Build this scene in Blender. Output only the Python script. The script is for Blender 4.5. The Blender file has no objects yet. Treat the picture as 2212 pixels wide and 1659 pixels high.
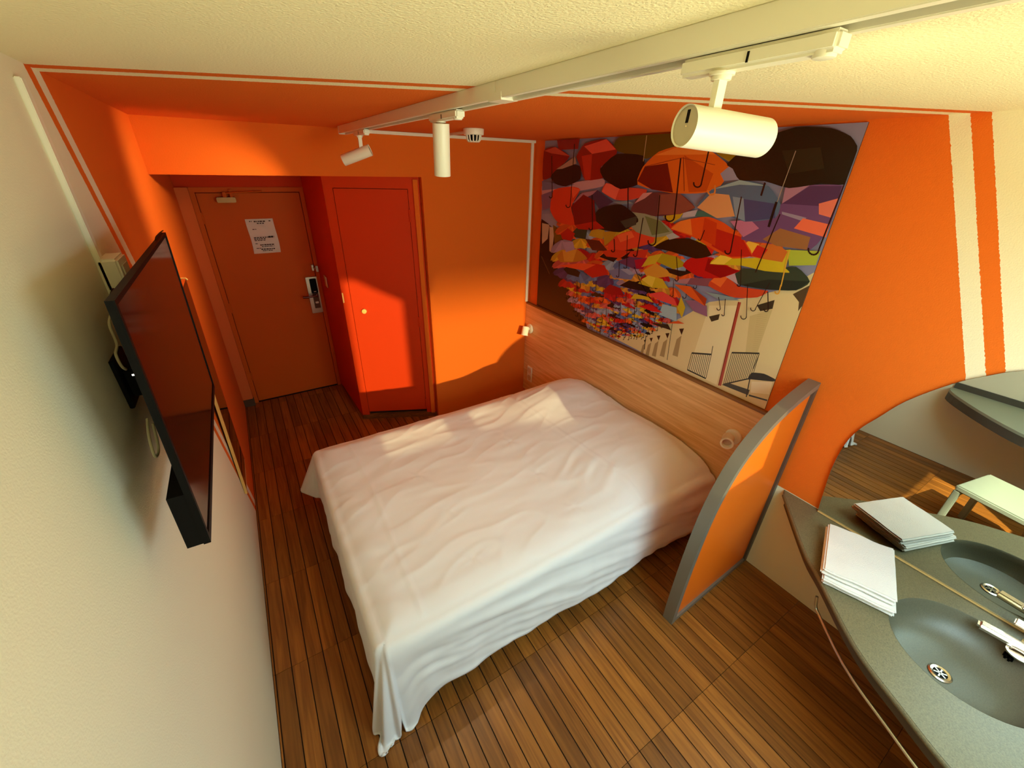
import bpy, bmesh, math, random
from mathutils import Vector, Matrix, noise
random.seed(7)
S = bpy.context.scene
COL = S.collection

# ------------------------------------------------------------------ camera
W, H, F = 2212, 1659, 886.2356
CAMP = Vector((0.362, 0.0, 2.2))
YAW, PITCH, ROLL = math.radians(32.63876), math.radians(27.86959), math.radians(1.43313)
fw = Vector((math.sin(YAW)*math.cos(PITCH), math.cos(YAW)*math.cos(PITCH), -math.sin(PITCH)))
r0 = Vector((math.cos(YAW), -math.sin(YAW), 0)); u0 = r0.cross(fw)
rt = math.cos(ROLL)*r0 + math.sin(ROLL)*u0
up = -math.sin(ROLL)*r0 + math.cos(ROLL)*u0
cam = bpy.data.cameras.new('camera'); cam_o = bpy.data.objects.new('camera', cam); COL.objects.link(cam_o)
cam.sensor_fit = 'HORIZONTAL'; cam.sensor_width = 36; cam.lens = F/W*36; cam.clip_start = 0.01
m = Matrix((rt, up, -fw)).transposed().to_4x4(); m.translation = CAMP
cam_o.matrix_world = m; S.camera = cam_o
def ray(x, y): return rt*(x-W/2) - up*(y-H/2) + fw*F
def on_x(q, v): d = ray(*q); return CAMP + d*((v-CAMP.x)/d.x)
def on_y(q, v): d = ray(*q); return CAMP + d*((v-CAMP.y)/d.y)
def on_z(q, v): d = ray(*q); return CAMP + d*((v-CAMP.z)/d.z)

# ------------------------------------------------------------------ view, world, sun, daylight
S.view_settings.view_transform = 'Standard'; S.view_settings.look = 'None'
S.view_settings.gamma = 1.0; S.view_settings.use_curve_mapping = False
S.view_settings.exposure = -0.13
S.cycles.use_denoising = True
S.cycles.max_bounces = 10; S.cycles.diffuse_bounces = 6; S.cycles.glossy_bounces = 5
S.cycles.sample_clamp_indirect = 6.0; S.cycles.blur_glossy = 0.5
S.cycles.caustics_reflective = False; S.cycles.caustics_refractive = False
wd = bpy.data.worlds.new('sky'); S.world = wd; wd.use_nodes = True
wn = wd.node_tree.nodes; wl = wd.node_tree.links
sky = wn.new('ShaderNodeTexSky'); sky.sky_type = 'HOSEK_WILKIE'; sky.turbidity = 3.0; sky.ground_albedo = 0.4
sky.sun_direction = Vector((-0.12, -0.56, 0.82)).normalized()
wl.new(sky.outputs[0], wn['Background'].inputs[0]); wn['Background'].inputs[1].default_value = 1.2
def light(name, kind, loc, direction, energy, color, **kw):
    l = bpy.data.lights.new(name, kind); l.energy = energy; l.color = color
    for k, v in kw.items(): setattr(l, k, v)
    o = bpy.data.objects.new(name, l); COL.objects.link(o); o.location = loc
    o.rotation_euler = Vector(direction).to_track_quat('-Z', 'Y').to_euler()
    return o
FRONT_Y = -0.78
light('sun', 'SUN', (4, -4, 6), (-0.50, 0.50, -0.90), 16.0, (1.0, 0.86, 0.62), angle=0.009)
# low sun glancing off the glass front across the street
light('reflected_sun', 'SUN', (0, -6, 3), (0.10, 1.0, -0.22), 5.0, (1.0, 0.77, 0.38), angle=0.017)
light('window_daylight', 'AREA', (1.62, FRONT_Y+0.09, 1.80), (-0.12, 0.42, -0.90), 44.0, (0.58, 0.88, 1.0),
      shape='RECTANGLE', size=1.15, size_y=0.95)
# sunlit lawn outside, throwing light up through the window
light('lawn_bounce', 'AREA', (1.4, FRONT_Y-1.15, 0.80), (-0.02, 0.76, 0.65), 235.0, (1.0, 0.88, 0.54),
      shape='RECTANGLE', size=2.4, size_y=1.2)

# ------------------------------------------------------------------ materials
def s2l(c):
    return tuple((v/255/12.92 if v/255 <= 0.04045 else ((v/255+0.055)/1.055)**2.4) for v in c[:3])
MATS = {}
def mat(name, rgb=(200, 200, 200), rough=0.6, metal=0.0, bump=0.0, bscale=200.0, vary=0.0, vscale=8.0, spec=0.5, coat=0.0, bdist=0.002, sheen=0.0):
    if name in MATS: return MATS[name]
    M = bpy.data.materials.new(name); M.use_nodes = True; MATS[name] = M
    nt = M.node_tree; b = nt.nodes['Principled BSDF']
    c = s2l(rgb)
    b.inputs['Base Color'].default_value = (*c, 1); b.inputs['Roughness'].default_value = rough
    b.inputs['Metallic'].default_value = metal; b.inputs['Specular IOR Level'].default_value = spec
    b.inputs['Coat Weight'].default_value = coat; b.inputs['Sheen Weight'].default_value = sheen
    tc = nt.nodes.new('ShaderNodeTexCoord')
    if vary > 0:
        n = nt.nodes.new('ShaderNodeTexNoise'); n.inputs['Scale'].default_value = vscale; n.inputs['Detail'].default_value = 6
        nt.links.new(tc.outputs['Object'], n.inputs['Vector'])
        r = nt.nodes.new('ShaderNodeValToRGB')
        r.color_ramp.elements[0].position = 0.3; r.color_ramp.elements[1].position = 0.7
        r.color_ramp.elements[0].color = (*[v*(1-vary) for v in c], 1)
        r.color_ramp.elements[1].color = (*[min(1, v*(1+vary)) for v in c], 1)
        nt.links.new(n.outputs[0], r.inputs[0]); nt.links.new(r.outputs[0], b.inputs['Base Color'])
    if bump > 0:
        n2 = nt.nodes.new('ShaderNodeTexNoise'); n2.inputs['Scale'].default_value = bscale; n2.inputs['Detail'].default_value = 3
        nt.links.new(tc.outputs['Object'], n2.inputs['Vector'])
        bp = nt.nodes.new('ShaderNodeBump'); bp.inputs['Strength'].default_value = bump; bp.inputs['Distance'].default_value = bdist
        nt.links.new(n2.outputs[0], bp.inputs['Height']); nt.links.new(bp.outputs[0], b.inputs['Normal'])
    return M

ORANGE = (226, 108, 24)
CREAM = (244, 236, 196)
def mathn(nt, op, a, b=None):
    n = nt.nodes.new('ShaderNodeMath'); n.operation = op
    for i, v in enumerate((a, b)):
        if v is None: continue
        if isinstance(v, (int, float)): n.inputs[i].default_value = v
        else: nt.links.new(v, n.inputs[i])
    return n.outputs[0]
def striped(name, edge, kx, kz, w1, w2, low=None, base=CREAM):
    """cream paint, then an orange line w1 wide, a cream stripe w2 wide and orange beyond; edge: y = edge + kx*x + kz*(2.402-z)"""
    M = mat(name, base, rough=0.85, bump=0.3, bscale=230, bdist=0.003, spec=0.25)
    nt = M.node_tree; b = nt.nodes['Principled BSDF']
    g = nt.nodes.new('ShaderNodeNewGeometry'); sp = nt.nodes.new('ShaderNodeSeparateXYZ')
    nt.links.new(g.outputs['Position'], sp.inputs[0])
    e = mathn(nt, 'ADD', mathn(nt, 'MULTIPLY', sp.outputs[0], kx), mathn(nt, 'MULTIPLY', mathn(nt, 'SUBTRACT', 2.402, sp.outputs[2]), kz))
    s = mathn(nt, 'SUBTRACT', mathn(nt, 'SUBTRACT', sp.outputs[1], edge), e)
    nz = nt.nodes.new('ShaderNodeTexNoise'); nz.inputs['Scale'].default_value = 120
    nt.links.new(g.outputs['Position'], nz.inputs['Vector'])
    s = mathn(nt, 'ADD', s, mathn(nt, 'MULTIPLY', mathn(nt, 'SUBTRACT', nz.outputs[0], 0.5), 0.008))
    a = mathn(nt, 'GREATER_THAN', s, 0.0)
    mid = mathn(nt, 'MULTIPLY', mathn(nt, 'GREATER_THAN', s, w1), mathn(nt, 'LESS_THAN', s, w1+w2))
    f = mathn(nt, 'SUBTRACT', a, mid)
    if low is not None: f = mathn(nt, 'MULTIPLY', f, mathn(nt, 'GREATER_THAN', sp.outputs[2], low))
    mx = nt.nodes.new('ShaderNodeMix'); mx.data_type = 'RGBA'
    nt.links.new(f, mx.inputs[0]); mx.inputs[6].default_value = (*s2l(base), 1); mx.inputs[7].default_value = (*s2l(ORANGE), 1)
    nt.links.new(mx.outputs[2], b.inputs['Base Color'])
    return M
M_LEFT = striped('paint_left', 1.734, 0, 0.43, 0.055, 0.068, base=(234, 226, 200))
M_CEIL = striped('paint_ceiling', 1.745, -0.455, 0, 0.058, 0.062)
for n_ in M_CEIL.node_tree.nodes:
    if n_.type == 'BUMP': n_.inputs['Strength'].default_value = 0.55; n_.inputs['Distance'].default_value = 0.005
    if n_.type == 'TEX_NOISE' and n_.inputs['Scale'].default_value > 200: n_.inputs['Scale'].default_value = 160
M_RIGHT = striped('paint_right', 0.553, 0, -0.45, 0.054, 0.058, low=0.628, base=(236, 226, 192))
M_BACK = mat('paint_orange', ORANGE, rough=0.85, bump=0.3, bscale=230, bdist=0.003, spec=0.25)
M_ALC = mat('paint_orange_smooth', (206, 60, 12), rough=0.7, spec=0.15, bump=0.1, bscale=90)
M_PINK = mat('paint_jamb', (218, 110, 52), rough=0.7, spec=0.15, bump=0.1, bscale=90)
M_CREAM = mat('paint_cream', CREAM, rough=0.85, bump=0.5, bscale=170, bdist=0.004)
M_CLOSET = mat('closet_lacquer', (208, 58, 8), rough=0.6, spec=0.15, bump=0.05, bscale=60)
M_DOOR = mat('door_lacquer', (204, 92, 16), rough=0.6, spec=0.15, bump=0.06, bscale=60)
M_DARK = mat('dark_gap', (40, 16, 8), rough=0.8)
M_WHITE = mat('white_plastic', (236, 232, 212), rough=0.4)
M_STEEL = mat('brushed_steel', (205, 205, 190), rough=0.28, metal=1.0)
M_CHROME = mat('chrome', (225, 214, 200), rough=0.2, metal=1.0)
M_BLACK = mat('black_plastic', (10, 9, 9), rough=0.5, spec=0.1)
M_SCREEN = mat('screen_glass', (22, 16, 14), rough=0.14, spec=1.0, coat=1.0)
M_SCREEN.node_tree.nodes['Principled BSDF'].inputs['Coat Roughness'].default_value = 0.1
M_MIRROR = mat('mirror_silver', (232, 236, 226), rough=0.0, metal=1.0)
M_GREY = mat('grey_frame', (128, 124, 112), rough=0.35, metal=0.3)
M_PANEL = mat('orange_panel', (240, 112, 20), rough=0.4, bump=0.05, bscale=150)
M_STONE = mat('grey_stone_resin', (108, 99, 72), rough=0.36, vary=0.28, vscale=260)
M_BOWL = mat('bowl_resin', (98, 94, 76), rough=0.42, vary=0.15, vscale=300)
M_FASCIA = mat('grey_fascia', (78, 72, 62), rough=0.5)
M_FABRIC = mat('bed_linen', (234, 235, 238), rough=0.9, bump=0.12, bscale=500, bdist=0.001, sheen=0.2)
M_TOWEL = mat('terry_towel', (240, 232, 222), rough=0.95, bump=0.8, bscale=420, bdist=0.003, sheen=0.4)
M_GOLD = mat('pale_gold_wood', (222, 178, 96), rough=0.45, bump=0.05, bscale=50)
M_PAPER = mat('paper', (226, 214, 196), rough=0.5)
M_INK = mat('ink', (60, 34, 20), rough=0.7)
M_YELLOW = mat('pale_knob', (238, 200, 110), rough=0.35)

def wood(name, c1, c2, axis, scale=1.0, rough=0.45, bump=0.12, pinfo=False):
    M = bpy.data.materials.new(name); M.use_nodes = True; MATS[name] = M
    nt = M.node_tree; b = nt.nodes['Principled BSDF']; b.inputs['Roughness'].default_value = rough
    g = nt.nodes.new('ShaderNodeNewGeometry'); mp = nt.nodes.new('ShaderNodeMapping')
    sc = [46*scale]*3; sc[axis] = 2.2*scale
    mp.inputs['Scale'].default_value = sc
    oi = nt.nodes.new('ShaderNodeObjectInfo')
    va = nt.nodes.new('ShaderNodeVectorMath'); va.operation = 'ADD'
    cb = nt.nodes.new('ShaderNodeCombineXYZ')
    m1 = mathn(nt, 'MULTIPLY', oi.outputs['Random'], 37.0)
    for i in range(3): nt.links.new(m1, cb.inputs[i])
    nt.links.new(g.outputs['Position'], va.inputs[0]); nt.links.new(cb.outputs[0], va.inputs[1])
    nt.links.new(va.outputs[0] if pinfo else g.outputs['Position'], mp.inputs['Vector'])
    n = nt.nodes.new('ShaderNodeTexNoise'); n.inputs['Scale'].default_value = 1.0; n.inputs['Detail'].default_value = 5; n.inputs['Distortion'].default_value = 1.2
    nt.links.new(mp.outputs[0], n.inputs['Vector'])
    r = nt.nodes.new('ShaderNodeValToRGB'); e = r.color_ramp.elements
    e[0].position = 0.32; e[1].position = 0.7; e[0].color = (*s2l(c1), 1); e[1].color = (*s2l(c2), 1)
    nt.links.new(n.outputs[0], r.inputs[0])
    out = r.outputs[0]
    if pinfo:
        hs = nt.nodes.new('ShaderNodeHueSaturation')
        nt.links.new(mathn(nt, 'ADD', mathn(nt, 'MULTIPLY', oi.outputs['Random'], 0.55), 0.68), hs.inputs['Value'])
        nt.links.new(out, hs.inputs['Color']); out = hs.outputs[0]
    nt.links.new(out, b.inputs['Base Color'])
    bp = nt.nodes.new('ShaderNodeBump'); bp.inputs['Strength'].default_value = bump; bp.inputs['Distance'].default_value = 0.001
    nt.links.new(n.outputs[0], bp.inputs['Height']); nt.links.new(bp.outputs[0], b.inputs['Normal'])
    return M
M_OAK = wood('oak_laminate', (212, 160, 98), (242, 200, 140), 1, 0.8, 0.5)
M_OAKEDGE = wood('oak_edge', (120, 76, 34), (156, 106, 52), 1, 0.8, 0.5)
M_PLANK = wood('floor_wood', (118, 69, 23), (160, 101, 38), 1, 0.9, 0.38, 0.12, True)
M_GROUT = mat('floor_joint', (24, 11, 5), rough=0.8)
M_BASEWOOD = wood('base_wood', (92, 54, 20), (130, 84, 36), 0, 1.0, 0.5)
def emis(name, rgb, strength):
    M = bpy.data.materials.new(name); M.use_nodes = True; MATS[name] = M
    b = M.node_tree.nodes['Principled BSDF']
    b.inputs['Emission Color'].default_value = (*s2l(rgb), 1); b.inputs['Emission Strength'].default_value = strength
    b.inputs['Base Color'].default_value = (*s2l(rgb), 1)
    return M
M_LENS = emis('lamp_glow', (255, 214, 150), 12.0)
M_LED = emis('status_led', (255, 250, 240), 6.0)
M_GLASS = bpy.data.materials.new('window_glass'); M_GLASS.use_nodes = True
_nt = M_GLASS.node_tree; _tr = _nt.nodes.new('ShaderNodeBsdfTransparent'); _gl = _nt.nodes.new('ShaderNodeBsdfGlossy'); _mx = _nt.nodes.new('ShaderNodeMixShader')
_gl.inputs['Roughness'].default_value = 0.02; _mx.inputs[0].default_value = 0.06; _tr.inputs[0].default_value = (0.96, 0.99, 0.97, 1)
_nt.links.new(_tr.outputs[0], _mx.inputs[1]); _nt.links.new(_gl.outputs[0], _mx.inputs[2]); _nt.links.new(_mx.outputs[0], _nt.nodes['Material Output'].inputs[0])

# ------------------------------------------------------------------ object helpers
ORG = {}
def thing(name, label, cat, loc=(0, 0, 0), group=None, kind=None):
    o = bpy.data.objects.new(name, None); COL.objects.link(o); o.location = loc; o.empty_display_size = 0.05
    tag(o, label, cat, group, kind); ORG[o.name] = Vector(loc); return o
def tag(o, label=None, cat=None, group=None, kind=None):
    for k, v in (('label', label), ('category', cat), ('group', group), ('kind', kind)):
        if v: o[k] = v
    return o
class MB:
    def __init__(s): s.bm = bmesh.new()
    def box(s, lo, hi, bev=0.0, seg=2, rot=None, piv=None):
        lo, hi = Vector(lo), Vector(hi); b = bmesh.new()
        bmesh.ops.create_cube(b, size=1)
        for v in b.verts: v.co = Vector(((lo[i]+hi[i])/2 + v.co[i]*(hi[i]-lo[i]) for i in range(3)))
        if bev: bmesh.ops.bevel(b, geom=b.edges[:], offset=bev, segments=seg, affect='EDGES', clamp_overlap=True)
        if rot is not None:
            c = Vector(piv) if piv is not None else (lo+hi)/2
            for v in b.verts: v.co = c + rot @ (v.co-c)
        s.join(b); return s
    def join(s, b):
        me = bpy.data.meshes.new('t'); b.to_mesh(me); b.free(); s.bm.from_mesh(me); bpy.data.meshes.remove(me)
    def cyl(s, p0, p1, r0, r1=None, n=24, bev=0.0, cap=True):
        p0, p1 = Vector(p0), Vector(p1); d = p1-p0; r1 = r0 if r1 is None else r1
        q = d.to_track_quat('Z', 'Y').to_matrix()
        prof = [(r0, 0), (r1, d.length)]
        if bev: prof = [(r0-bev, 0), (r0-bev*.3, bev*.3), (r0, bev), (r1, d.length-bev), (r1-bev*.3, d.length-bev*.3), (r1-bev, d.length)]
        s.lathe(prof, n, lambda v: p0 + q @ v, cap); return s
    def lathe(s, prof, n=32, f=lambda v: v, cap=True, sx=1.0, sy=1.0):
        rings = []
        for r, z in prof:
            rings.append([s.bm.verts.new(f(Vector((r*sx*math.cos(2*math.pi*i/n), r*sy*math.sin(2*math.pi*i/n), z)))) for i in range(n)])
        for a, b in zip(rings, rings[1:]):
            for i in range(n): s.bm.faces.new((a[i], a[(i+1) % n], b[(i+1) % n], b[i]))
        if cap: s.bm.faces.new(rings[0][::-1]); s.bm.faces.new(rings[-1])
        return s
    def tube(s, pts, r, n=10):
        pts = [Vector(p) for p in pts]; rings = []; prev = None
        for i, p in enumerate(pts):
            t = (pts[min(i+1, len(pts)-1)] - pts[max(i-1, 0)]).normalized()
            a = prev if prev is not None else (Vector((0, 0, 1)) if abs(t.z) < .9 else Vector((1, 0, 0)))
            a = (a - t*a.dot(t)).normalized(); prev = a; bb = t.cross(a)
            rings.append([s.bm.verts.new(p + r*(a*math.cos(2*math.pi*k/n) + bb*math.sin(2*math.pi*k/n))) for k in range(n)])
        for a, b in zip(rings, rings[1:]):
            for k in range(n): s.bm.faces.new((a[k], a[(k+1) % n], b[(k+1) % n], b[k]))
        s.bm.faces.new(rings[0][::-1]); s.bm.faces.new(rings[-1]); return s
    def prism(s, pts, off):
        """polygon of 3d points swept by the vector off"""
        off = Vector(off); a = [s.bm.verts.new(Vector(p)) for p in pts]; b = [s.bm.verts.new(Vector(p)+off) for p in pts]
        n = len(pts); s.bm.faces.new(a[::-1]); s.bm.faces.new(b)
        for i in range(n): s.bm.faces.new((a[i], a[(i+1) % n], b[(i+1) % n], b[i]))
        return s
    def bevel_all(s, off, seg=2, ang=0.6):
        es = [e for e in s.bm.edges if len(e.link_faces) == 2 and e.calc_face_angle(0) > ang]
        bmesh.ops.bevel(s.bm, geom=es, offset=off, segments=seg, affect='EDGES', clamp_overlap=True); return s
    def build(s, name, M, parent=None, smooth=False, local=False, kind=None, ang=0.6):
        bmesh.ops.recalc_face_normals(s.bm, faces=s.bm.faces[:])
        me = bpy.data.meshes.new(name); s.bm.to_mesh(me); s.bm.free()
        o = bpy.data.objects.new(name, me); COL.objects.link(o)
        if M is not None: me.materials.append(M)
        org = Vector((0, 0, 0))
        if parent is not None:
            org = ORG.get(parent.name, Vector((0, 0, 0))); o.parent = parent
        elif not local:
            vs = [v.co for v in me.vertices]
            org = Vector(((min(v.x for v in vs)+max(v.x for v in vs))/2, (min(v.y for v in vs)+max(v.y for v in vs))/2, min(v.z for v in vs)))
            o.location = org
        if not local:
            me.transform(Matrix.Translation(-org))
        ORG[o.name] = org
        if smooth:
            me.polygons.foreach_set('use_smooth', [True]*len(me.polygons)); me.set_sharp_from_angle(angle=ang)
        if kind: o['kind'] = kind
        return o
def struct(name, mb, M, label=None, smooth=False):
    return tag(mb.build(name, M, smooth=smooth, kind='structure'), label)

RW, BY, DY, CE = 2.633, 3.28, 4.455, 2.402

# ------------------------------------------------------------------ the room
PW, PX0, PL, PY0 = 0.0716, 0.0118, 0.5665, 0.379
fl = struct('floor', MB().box((-0.12, FRONT_Y-0.12, -0.12), (RW+0.12, DY+0.12, -0.006)), M_GROUT, 'floor of narrow brown wood strips with dark joints')
pm = {}
def plank(x0, x1, y0, y1):
    key = (round(x1-x0, 4), round(y1-y0, 4))
    g, gy = 0.0024, 0.0009
    if key not in pm:
        b = MB().box((-(x1-x0)/2+g, -(y1-y0)/2+gy, -0.0055), ((x1-x0)/2-g, (y1-y0)/2-gy, 0.0))
        bmesh.ops.recalc_face_normals(b.bm, faces=b.bm.faces[:])
        me = bpy.data.meshes.new('plank'); b.bm.to_mesh(me); b.bm.free(); me.materials.append(M_PLANK); pm[key] = me
    o = bpy.data.objects.new('plank', pm[key]); COL.objects.link(o); o.parent = fl
    o.location = Vector(((x0+x1)/2, (y0+y1)/2, 0)) - fl.location
xs = [0.0] + [PX0+PW*k for k in range(0, 40) if 0.005 < PX0+PW*k < RW-0.01] + [RW]
ys = [FRONT_Y] + [PY0+PL*k for k in range(-2, 8) if FRONT_Y+0.03 < PY0+PL*k < DY-0.02] + [DY]
for y0, y1 in zip(ys, ys[1:]):
    if y1 < -0.1: plank_cols = None
    for x0, x1 in zip(xs, xs[1:]):
        a, b_ = y0, y1
        if (x0+x1)/2 > 0.99 and b_ > BY: b_ = BY if x0 > 1.6 else min(b_, 3.65-(x0-0.96)*0.48)
        if b_-a < 0.02: continue
        plank(x0, x1, a, b_)

struct('wall_left', MB().box((-0.12, FRONT_Y-0.12, 0), (0, DY+0.12, CE)), M_LEFT, 'cream wall with slanted orange paint and a thin stripe')
struct('ceiling', MB().box((-0.12, FRONT_Y-0.12, CE), (RW+0.12, DY+0.12, CE+0.12)), M_CEIL, 'textured cream ceiling turning orange past a thin stripe')
struct('wall_right', MB().box((RW, FRONT_Y-0.12, 0), (RW+0.12, DY+0.12, CE)), M_RIGHT, 'orange wall with wide cream stripe beside the arched mirror')
wb = MB().prism([(1.61, BY, 0), (RW, BY, 0), (RW, BY, CE), (0, BY, CE), (0, BY, 2.118), (1.61, BY, 2.118)], (0, 0.09, 0))
wb.box((0, BY+0.09, 2.118), (1.61, DY, CE)); wb.box((1.61, BY+0.09, 0), (1.70, DY, CE))
struct('wall_back', wb, M_BACK, 'orange textured back wall dropping to a lintel over the entry')
we = MB().box((-0.12, DY, 0), (0.085, DY+0.12, CE)); we.box((0.918, DY, 0), (1.61, DY+0.12, CE)); we.box((0.085, DY, 2.0), (0.918, DY+0.12, CE))
we.box((0.085, DY+0.05, 0), (0.918, DY+0.12, 2.0))
struct('wall_entry', we, M_ALC, 'orange wall around the entry door')
# front wall with the window behind the camera
WX0, WX1, WZ0, WZ1 = 0.48, 2.24, 1.16, 2.37
wf = MB()
for lo, hi in (((-0.12, FRONT_Y-0.12, 0), (WX0, FRONT_Y, CE)), ((WX1, FRONT_Y-0.12, 0), (RW+0.12, FRONT_Y, CE)),
               ((WX0, FRONT_Y-0.12, 0), (WX1, FRONT_Y, WZ0)), ((WX0, FRONT_Y-0.12, WZ1), (WX1, FRONT_Y, CE))): wf.box(lo, hi)
struct('wall_front', wf, M_CREAM, 'cream wall around the window')
wi = MB(); fy0, fy1 = FRONT_Y-0.09, FRONT_Y-0.04
for lo, hi in (((WX0, fy0, WZ0), (WX0+0.05, fy1, WZ1)), ((WX1-0.05, fy0, WZ0), (WX1, fy1, WZ1)), ((WX0+0.05, fy0, WZ0), (WX1-0.05, fy1, WZ0+0.05)), ((WX0+0.05, fy0, WZ1-0.05), (WX1-0.05, fy1, WZ1))): wi.box(lo, hi, 0.004)
win = struct('window_1', wi, M_WHITE, 'white framed window')
MB().box((1.06, fy0, WZ0+0.05), (1.11, fy1, WZ1-0.05), 0.004).build('mullion', M_WHITE, win)
for a, b_ in ((WX0+0.05, 1.06), (1.11, WX1-0.05)):
    MB().box((a, fy0+0.02, WZ0+0.05), (b_, fy0+0.026, WZ1-0.05)).build('pane', M_GLASS, win)

# added cloth, out of view, shaped to cut the low sun beam
cu = bmesh.new(); nz_, nx_ = 30, 70; gg = []
for j in range(nz_+1):
    z = 1.02+(2.39-1.02)*j/nz_; row = []
    k = max(0.0, (z-2.08)/0.31)
    xa = 0.99-0.50*k**0.9; xb = 1.20+0.12*k
    for i in range(nx_+1):
        t = i/nx_
        row.append(cu.verts.new((xa+(xb-xa)*t, FRONT_Y+0.045+0.018*math.sin(t*math.pi*2*9), z)))
    gg.append(row)
for j in range(nz_):
    for i in range(nx_): cu.faces.new((gg[j][i], gg[j][i+1], gg[j+1][i+1], gg[j+1][i]))
ct = thing('sun_blocker', 'unseen beige cloth added at the window to shape the sun patch', 'sun_blocker', (1.1, FRONT_Y+0.05, 1.02))
_m = MB(); _m.bm.free(); _m.bm = cu; _m.build('cloth', mat('blocker_cloth', (150, 120, 90), 0.9), ct, True, ang=3.1)
MB().tube([(0.4, FRONT_Y+0.045, 2.388), (2.3, FRONT_Y+0.045, 2.388)], 0.007, 10).build('rod', M_STEEL, ct, True)

# added unseen sheet, right half; graded opacity softens the beam's top edge
M_SOFTENER = bpy.data.materials.new('beam_softener'); M_SOFTENER.use_nodes = True
_nt = M_SOFTENER.node_tree; _tr = _nt.nodes.new('ShaderNodeBsdfTransparent'); _tl = _nt.nodes.new('ShaderNodeBsdfTranslucent'); _mx = _nt.nodes.new('ShaderNodeMixShader')
_g = _nt.nodes.new('ShaderNodeNewGeometry'); _sp = _nt.nodes.new('ShaderNodeSeparateXYZ'); _mr = _nt.nodes.new('ShaderNodeMapRange')
_nt.links.new(_g.outputs['Position'], _sp.inputs[0]); _nt.links.new(_sp.outputs[2], _mr.inputs[0])
_mr.interpolation_type = 'SMOOTHSTEP'; _mr.inputs[1].default_value = 1.70; _mr.inputs[2].default_value = 2.34; _mr.inputs[3].default_value = 0.06; _mr.inputs[4].default_value = 0.96
_tl.inputs[0].default_value = (0.5, 0.46, 0.38, 1)
_nt.links.new(_mr.outputs[0], _mx.inputs[0]); _nt.links.new(_tr.outputs[0], _mx.inputs[1]); _nt.links.new(_tl.outputs[0], _mx.inputs[2]); _nt.links.new(_mx.outputs[0], _nt.nodes['Material Output'].inputs[0])
vo_ = bmesh.new(); a_ = []
for i in range(61):
    t = i/60; x = 1.21+1.06*t; y = FRONT_Y+0.05+0.008*math.sin(t*60)
    a_.append((vo_.verts.new((x, y, 1.12)), vo_.verts.new((x, y, 2.385))))
for p_, q_ in zip(a_, a_[1:]): vo_.faces.new((p_[0], q_[0], q_[1], p_[1]))
_m = MB(); _m.bm.free(); _m.bm = vo_
_m.build('beam_softener', M_SOFTENER, ct, True, ang=3.1)

# skirting stub by the entry door, at the left
struct('baseboard_entry', MB().box((0.0, DY-0.06, 0.0), (0.092, DY, 0.078), 0.004), mat('grey_tile', (78, 58, 36), 0.5), 'small brown skirting block beside the door jamb')

# ------------------------------------------------------------------ entry door
d1 = thing('door_1', 'brown lacquered entry door with steel lock plate', None, (0.5, DY, 0), kind='structure')
MB().box((0.128, DY+0.012, 0.008), (0.893, DY+0.05, 1.955), 0.002).build('leaf', M_DOOR, d1)
MB().box((0.0, DY-0.055, 0.078), (0.088, DY-0.001, 2.0), 0.003).build('jamb', M_PINK, d1)
MB().box((0.088, DY-0.012, 0.0), (0.124, DY+0.05, 1.962), 0.003).build('frame', M_DOOR, d1)
MB().box((0.897, DY-0.012, 0.0), (0.93, DY+0.05, 1.962), 0.003).build('frame', M_DOOR, d1)
MB().box((0.088, DY-0.012, 1.962), (0.93, DY+0.05, 2.0), 0.003).build('frame', M_DOOR, d1)
for z in (0.25, 0.95, 1.72):
    MB().cyl((0.127, DY+0.006, z), (0.127, DY+0.006, z+0.09), 0.008, n=10).build('hinge', M_DOOR, d1)
lp = MB().box((0.797, DY-0.006, 0.845), (0.905, DY+0.012, 1.205), 0.003).build('lock_plate', M_STEEL, d1)
MB().box((0.826, DY-0.022, 1.05), (0.886, DY-0.006, 1.19), 0.004).build('card_reader', M_BLACK, lp)
MB().box((0.83, DY-0.014, 0.895), (0.884, DY-0.006, 1.05), 0.003).build('lever_plate', mat('bronze', (96, 62, 44), 0.35, 0.6), lp)
MB().box((0.846, DY-0.024, 1.063), (0.868, DY-0.022, 1.069)).build('reader_mark', M_PAPER, lp)
MB().box((0.842, DY-0.02, 0.945), (0.872, DY-0.014, 0.965), 0.003).build('thumb_turn', M_WHITE, lp)
hb = MB().cyl((0.862, DY-0.014, 1.03), (0.862, DY-0.06, 1.03), 0.014, n=16, bev=0.002)
hb.tube([(0.862, DY-0.055, 1.03), (0.83, DY-0.058, 1.03), (0.78, DY-0.06, 1.028), (0.735, DY-0.056, 1.03)], 0.0105, 12)
hb.build('handle', mat('dark_bronze', (120, 70, 60), 0.2, 0.9), d1, True)
lt = MB().box((0.872, DY-0.012, 1.265), (0.889, DY+0.012, 1.32), 0.002); lt.box((0.905, DY-0.03, 1.255), (0.925, DY-0.012, 1.31), 0.002)
lt.tube([(0.882, DY-0.016, 1.293), (0.9, DY-0.03, 1.29), (0.915, DY-0.022, 1.283)], 0.005, 8)
lt.build('night_latch', M_STEEL, d1)
dc = MB().box((0.26, DY-0.05, 1.885), (0.395, DY+0.012, 1.925), 0.004).build('door_closer', mat('closer_metal', (150, 110, 66), 0.4, 0.6), d1)
ca = MB().box((0.31, DY-0.045, 1.925), (0.335, DY-0.02, 1.965), 0.002); ca.box((0.36, DY-0.045, 1.925), (0.38, DY-0.02, 1.985), 0.002)
ca.tube([(0.32, DY-0.035, 1.955), (0.37, DY-0.05, 1.96), (0.60, DY-0.03, 1.968)], 0.006, 8)
ca.build('closer_arm', M_DOOR, dc)
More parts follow.
